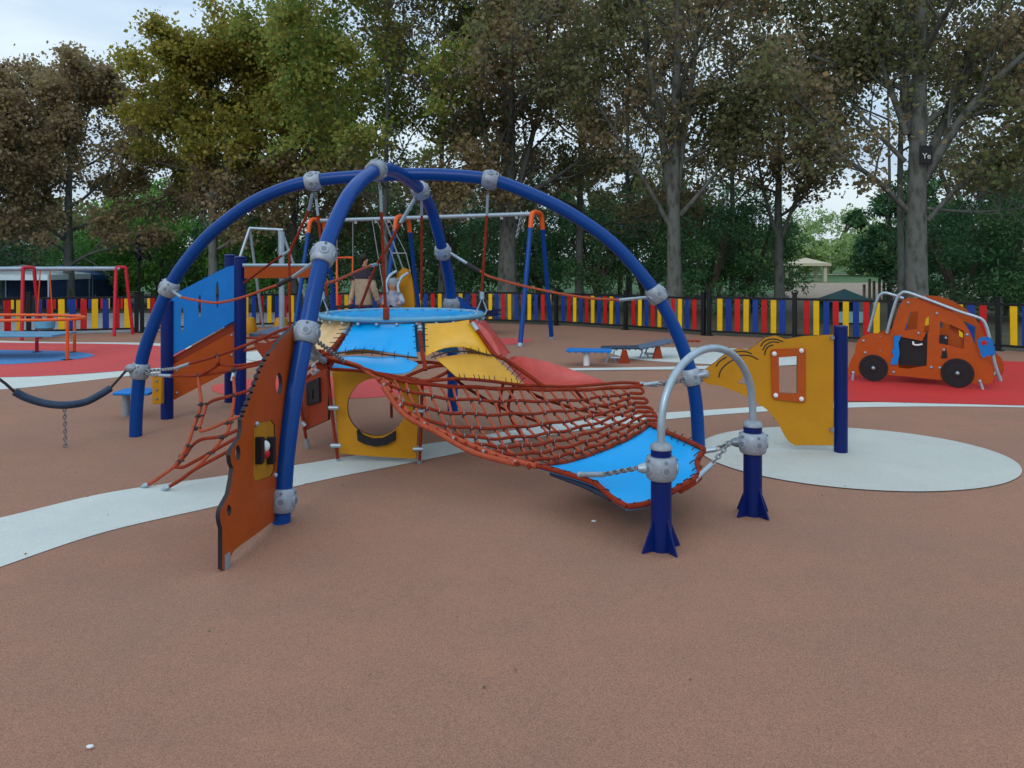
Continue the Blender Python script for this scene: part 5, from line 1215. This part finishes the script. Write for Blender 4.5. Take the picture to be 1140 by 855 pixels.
tree('far thin tree whose high crown hangs over the gap above the lawn', 990, 33.0, .10, 12.5, None, 3.4, 'dark', 9000, 113, None, low=.42, nlimb=10, crown_z0=5.0, gap=.7)
# sign on the tree
sgp = W(1031, 172, 16.62); sg = thing('tree_sign', 'small black sign with white marks hung on the pale plane tree trunk', 'sign', tuple(sgp))
mb = MB(); mb.box(sgp, (.27, .03, .40)); mb.build('board', M['black'], sg, bevel=.006)
fc = bpy.data.curves.new('lettering', 'FONT'); fc.body = 'Ye'; fc.size = .17; fc.extrude = .003; fc.align_x = 'CENTER'; fc.align_y = 'CENTER'
fo = bpy.data.objects.new('lettering', fc); col.objects.link(fo); dg = bpy.context.evaluated_depsgraph_get(); tm = bpy.data.meshes.new_from_object(fo.evaluated_get(dg)); bpy.data.objects.remove(fo)
tm.name = 'lettering'; tm.materials.clear(); tm.materials.append(M['white']); fo = bpy.data.objects.new('lettering', tm); col.objects.link(fo); fo.parent = sg; fo.rotation_euler = (R(90), 0, 0); fo.location = (0, -.021, -.04)
mb = MB(); mb.tube([sgp + V((-.08, .01, .2)), sgp + V((-.06, .12, .32)), sgp + V((.06, .12, .32)), sgp + V((.08, .01, .2))], .006, 6); mb.build('wire', M['chain'], sg)

def shrub(label, u, D, w_, h_, kind, n, seed, name='shrub', leaf=.11, group='evergreens behind the fence', cone=False, z0=.0):
    rn = np.random.default_rng(seed); rg = random.Random(seed); bx_ = (u - 570) * D / F
    root = thing(name, label, 'shrub' if name == 'shrub' else 'tree', (bx_, D, 0), group)
    mb = MB()
    tops = []
    for k in range(5):
        a = rg.uniform(0, 6.28); e = V((bx_ + math.cos(a) * w_ * .22, D + math.sin(a) * w_ * .2, h_ * rg.uniform(.6, .9))); mb.tube(smooth([V((bx_, D, -.05)), V((bx_, D, h_ * .2)) + V((math.cos(a) * .1, 0, 0)), e], 4), .05 * h_ / 3, 6)
    mb.build('trunk' if name != 'shrub' else 'stem', M['bark2'], root)
    # lumpy clusters
    nc = int(26 + w_ * 9); C = []
    while len(C) < nc:
        q_ = rn.uniform(-1, 1, 3)
        rr_ = np.linalg.norm(q_)
        if rr_ > 1: continue
        zz = (q_[2] + 1) / 2
        s_ = (1 - zz * .75) if cone else (1.0 if zz < .6 else 1.0)
        if rr_ > .35: C.append((bx_ + q_[0] * w_ / 2 * s_, D + q_[1] * w_ / 2.4 * s_, z0 + .1 + zz * (h_ - z0)))
    C = np.array(C); cs = rn.uniform(.16, .34, nc) * (w_ / 2) ** .5
    idx = rn.integers(0, nc, n); d = rn.normal(size=(n, 3)); d /= np.linalg.norm(d, axis=1)[:, None]
    cen = C[idx] + d * (cs[idx] * rn.uniform(.4, 1.25, n) ** .7)[:, None] * np.array([1.2, 1.2, .8]); cen[:, 2] = np.maximum(cen[:, 2], .05)
    ci = rn.uniform(0, 1, nc)[idx] * .5 + rn.uniform(0, 1, n) * .5
    leaves('foliage', cen, leaf, LM[kind], root, rn, ci, asp=.35 if kind == 'pine' else .6)
    return root
sh = [(-150, 30, 6, 3.2, 'bush', 'green shrub outside the left edge beyond the tents'), (-300, 27, 6, 3.4, 'pine', 'dark shrub far outside the left edge'), (-30, 31, 5, 2.6, 'pine', 'low dark evergreen behind the tents at the left edge'), (25, 33, 5.5, 3.2, 'pine', 'dark evergreen rising behind the pale tent'), (110, 31, 4.5, 3.0, 'bush', 'green shrub between the blue tent and the lantern post'),
      (178, 30, 4.2, 3.6, 'bush', 'bright green shrub right of the lantern post'), (228, 30, 4, 3.0, 'pine', 'dark shrub under the yellow olive tree'), (285, 29, 4.2, 3.4, 'bush', 'green shrub seen through the silver trestle'),
      (345, 30, 4.6, 3.6, 'pine', 'dark evergreen behind the left swing legs'), (400, 28, 4.4, 3.6, 'pine', 'dark evergreen behind the man in the beige jacket'), (460, 29, 4.6, 3.8, 'pine', 'dark evergreen behind the middle swing legs'),
      (520, 28, 4.4, 3.4, 'pine', 'dark evergreen left of the thick trunk'), (600, 29, 4.8, 3.8, 'pine', 'dark evergreen behind the right swing legs'), (665, 27, 4.2, 3.6, 'pine', 'dark evergreen behind the rainbow fence above the balance boards'),
      (715, 29, 4.4, 4.2, 'pine', 'dark evergreen left of the twin leader trunk'), (790, 25, 4.0, 3.6, 'pine', 'bushy evergreen right of the twin leader trunk'), (838, 26, 3.6, 3.9, 'pine', 'bluish evergreen left of the young forked tree'),
      (1065, 23, 4.2, 3.4, 'pine', 'dark evergreen right of the signed trunk'), (1120, 24, 4.6, 4.2, 'pine', 'dark evergreen at the right edge behind the fence'), (1190, 21, 4.4, 4, 'pine', 'dark evergreen cut by the right edge')]
for i, (u, D, w_, h_, k, lab) in enumerate(sh):
    shrub(lab, u, D, w_, h_, k, 8500, 200 + i, leaf=.14, name='shrub')
for i, (u, D, w_, h_, k, lab) in enumerate([(60, 38, 9, 4.6, 'dark', 'tall dim tree mass behind the left tents'), (190, 40, 9, 5.8, 'bush', 'tall dim evergreen far behind the lantern post'), (330, 38, 9.5, 7.2, 'pine', 'tall dim evergreen far behind the silver trestle'), (450, 40, 9.5, 7.2, 'dark', 'tall dim evergreen far behind the dome apex'),
      (570, 38, 9.5, 7.2, 'pine', 'tall dim evergreen far behind the thick trunk'), (690, 40, 9.5, 7.2, 'dark', 'tall dim evergreen far behind the right arch of the dome'), (800, 38, 7.5, 6.0, 'pine', 'tall dim evergreen left of the far lawn'), (1010, 33, 4.6, 5.4, 'pine', 'dark olive tree just left of the signed trunk, far back'), (1095, 32, 8, 6.6, 'pine', 'tall dim evergreen far behind the toy car'), (1210, 30, 8, 7.0, 'pine', 'tall dim evergreen at the far right edge')]):
    shrub(lab, u, D, w_, h_, k, 14000, 300 + i, leaf=.24, name='evergreen_tree', group='tall evergreens far back')
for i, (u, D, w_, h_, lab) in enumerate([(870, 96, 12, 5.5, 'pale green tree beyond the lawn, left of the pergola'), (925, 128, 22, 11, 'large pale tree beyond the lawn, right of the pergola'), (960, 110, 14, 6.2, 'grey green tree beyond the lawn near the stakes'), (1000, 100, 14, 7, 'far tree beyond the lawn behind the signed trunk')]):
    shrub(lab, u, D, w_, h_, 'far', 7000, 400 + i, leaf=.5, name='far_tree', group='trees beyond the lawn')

# litter on the floor
rg = random.Random(9); mb = MB()
for (u, v, s_) in [(100, 833, .012), (661, 581, .014), (703, 549, .006)]:
    p = G(u, v); mb.ball(p + V((0, 0, .006)), s_, 6, sc=(1.2, .8, .4))
tag(mb.build('paper_scraps', M['white']), 'tiny white scraps scattered on the terracotta floor', 'litter', kind='stuff')
n = 130; pts = []
rn = np.random.default_rng(5); litter = thing('fallen_leaves', 'sparse tiny dark leaves and grit scattered over the rubber floor', 'leaf litter', (0, 5, 0)); litter['kind'] = 'stuff'
cen = np.stack([rn.uniform(-6, 6, n), rn.uniform(2, 16, n), np.full(n, .014)], 1)
leaves('leaf_bits', cen, .014, LM['dark'], litter, rn, rn.uniform(0, 1, n), flat=1, droop=0)

# ================================================================== CAMERA, SKY, LIGHT
cam = bpy.data.cameras.new('Camera'); co = bpy.data.objects.new('Camera', cam); col.objects.link(co); scene.camera = co
co.location = (0, 0, CAMZ); co.rotation_euler = (R(90), 0, 0)
cam.sensor_width = 36; cam.lens = 36 * F / 1140; cam.shift_y = -(427.5 - HZ) / 1140; cam.clip_start = .05; cam.clip_end = 3000
w = bpy.data.worlds.new('World'); scene.world = w; w.use_nodes = True; N = w.node_tree.nodes; L = w.node_tree.links
bg = N['Background']; bg.inputs['Strength'].default_value = .10
SE, SR = R(32), R(200)
sky = N.new('ShaderNodeTexSky'); sky.sky_type = 'NISHITA'; sky.sun_disc = False; sky.sun_elevation = SE; sky.sun_rotation = SR; sky.air_density = 1.2; sky.dust_density = 2.5; sky.ozone_density = 2.0
tc = N.new('ShaderNodeTexCoord'); mp = N.new('ShaderNodeMapping'); mp.inputs['Scale'].default_value = (1.2, 1.2, 4.5); mp.inputs['Rotation'].default_value = (0, R(12), 0)
L.new(tc.outputs['Generated'], mp.inputs[0]); nz = N.new('ShaderNodeTexNoise'); nz.inputs['Scale'].default_value = 2.2; nz.inputs['Detail'].default_value = 6; nz.inputs['Roughness'].default_value = .5; L.new(mp.outputs[0], nz.inputs['Vector'])
rp_ = N.new('ShaderNodeValToRGB'); e = rp_.color_ramp.elements; e[0].position = .38; e[0].color = (5.6, 7.2, 9.0, 1); e[1].position = .62; e[1].color = (8.7, 10.0, 10.8, 1)
L.new(nz.outputs['Fac'], rp_.inputs[0])
mx = N.new('ShaderNodeMix'); mx.data_type = 'RGBA'; mx.inputs[0].default_value = .82
sx_ = N.new('ShaderNodeSeparateXYZ'); L.new(tc.outputs['Generated'], sx_.inputs[0]); cl = N.new('ShaderNodeMapRange'); cl.inputs['From Min'].default_value = 0; cl.inputs['From Max'].default_value = 1
cl.inputs['To Min'].default_value = .88; cl.inputs['To Max'].default_value = 1.5; L.new(sx_.outputs[2], cl.inputs['Value'])
sc_ = N.new('ShaderNodeVectorMath'); sc_.operation = 'SCALE'
L.new(sky.outputs[0], mx.inputs[6]); L.new(rp_.outputs[0], mx.inputs[7]); L.new(mx.outputs[2], sc_.inputs[0]); L.new(cl.outputs[0], sc_.inputs['Scale']); L.new(sc_.outputs[0], bg.inputs['Color'])
sl = bpy.data.lights.new('Sun', 'SUN'); sl.energy = .6; sl.angle = R(25); sl.color = (1, .95, .88); so = bpy.data.objects.new('Sun', sl); col.objects.link(so)
az = SR; dirv = V((math.sin(az) * math.cos(SE), math.cos(az) * math.cos(SE), math.sin(SE)))
so.rotation_euler = dirv.to_track_quat('Z', 'Y').to_euler(); so.location = (0, -5, 20)
vs = scene.view_settings; vs.view_transform = 'Standard'; vs.look = 'None'; vs.gamma = 1; vs.exposure = .1; vs.use_curve_mapping = False
scene.render.engine = 'CYCLES'; scene.cycles.max_bounces = 6; scene.cycles.diffuse_bounces = 3; scene.cycles.transmission_bounces = 3; scene.cycles.transparent_max_bounces = 4
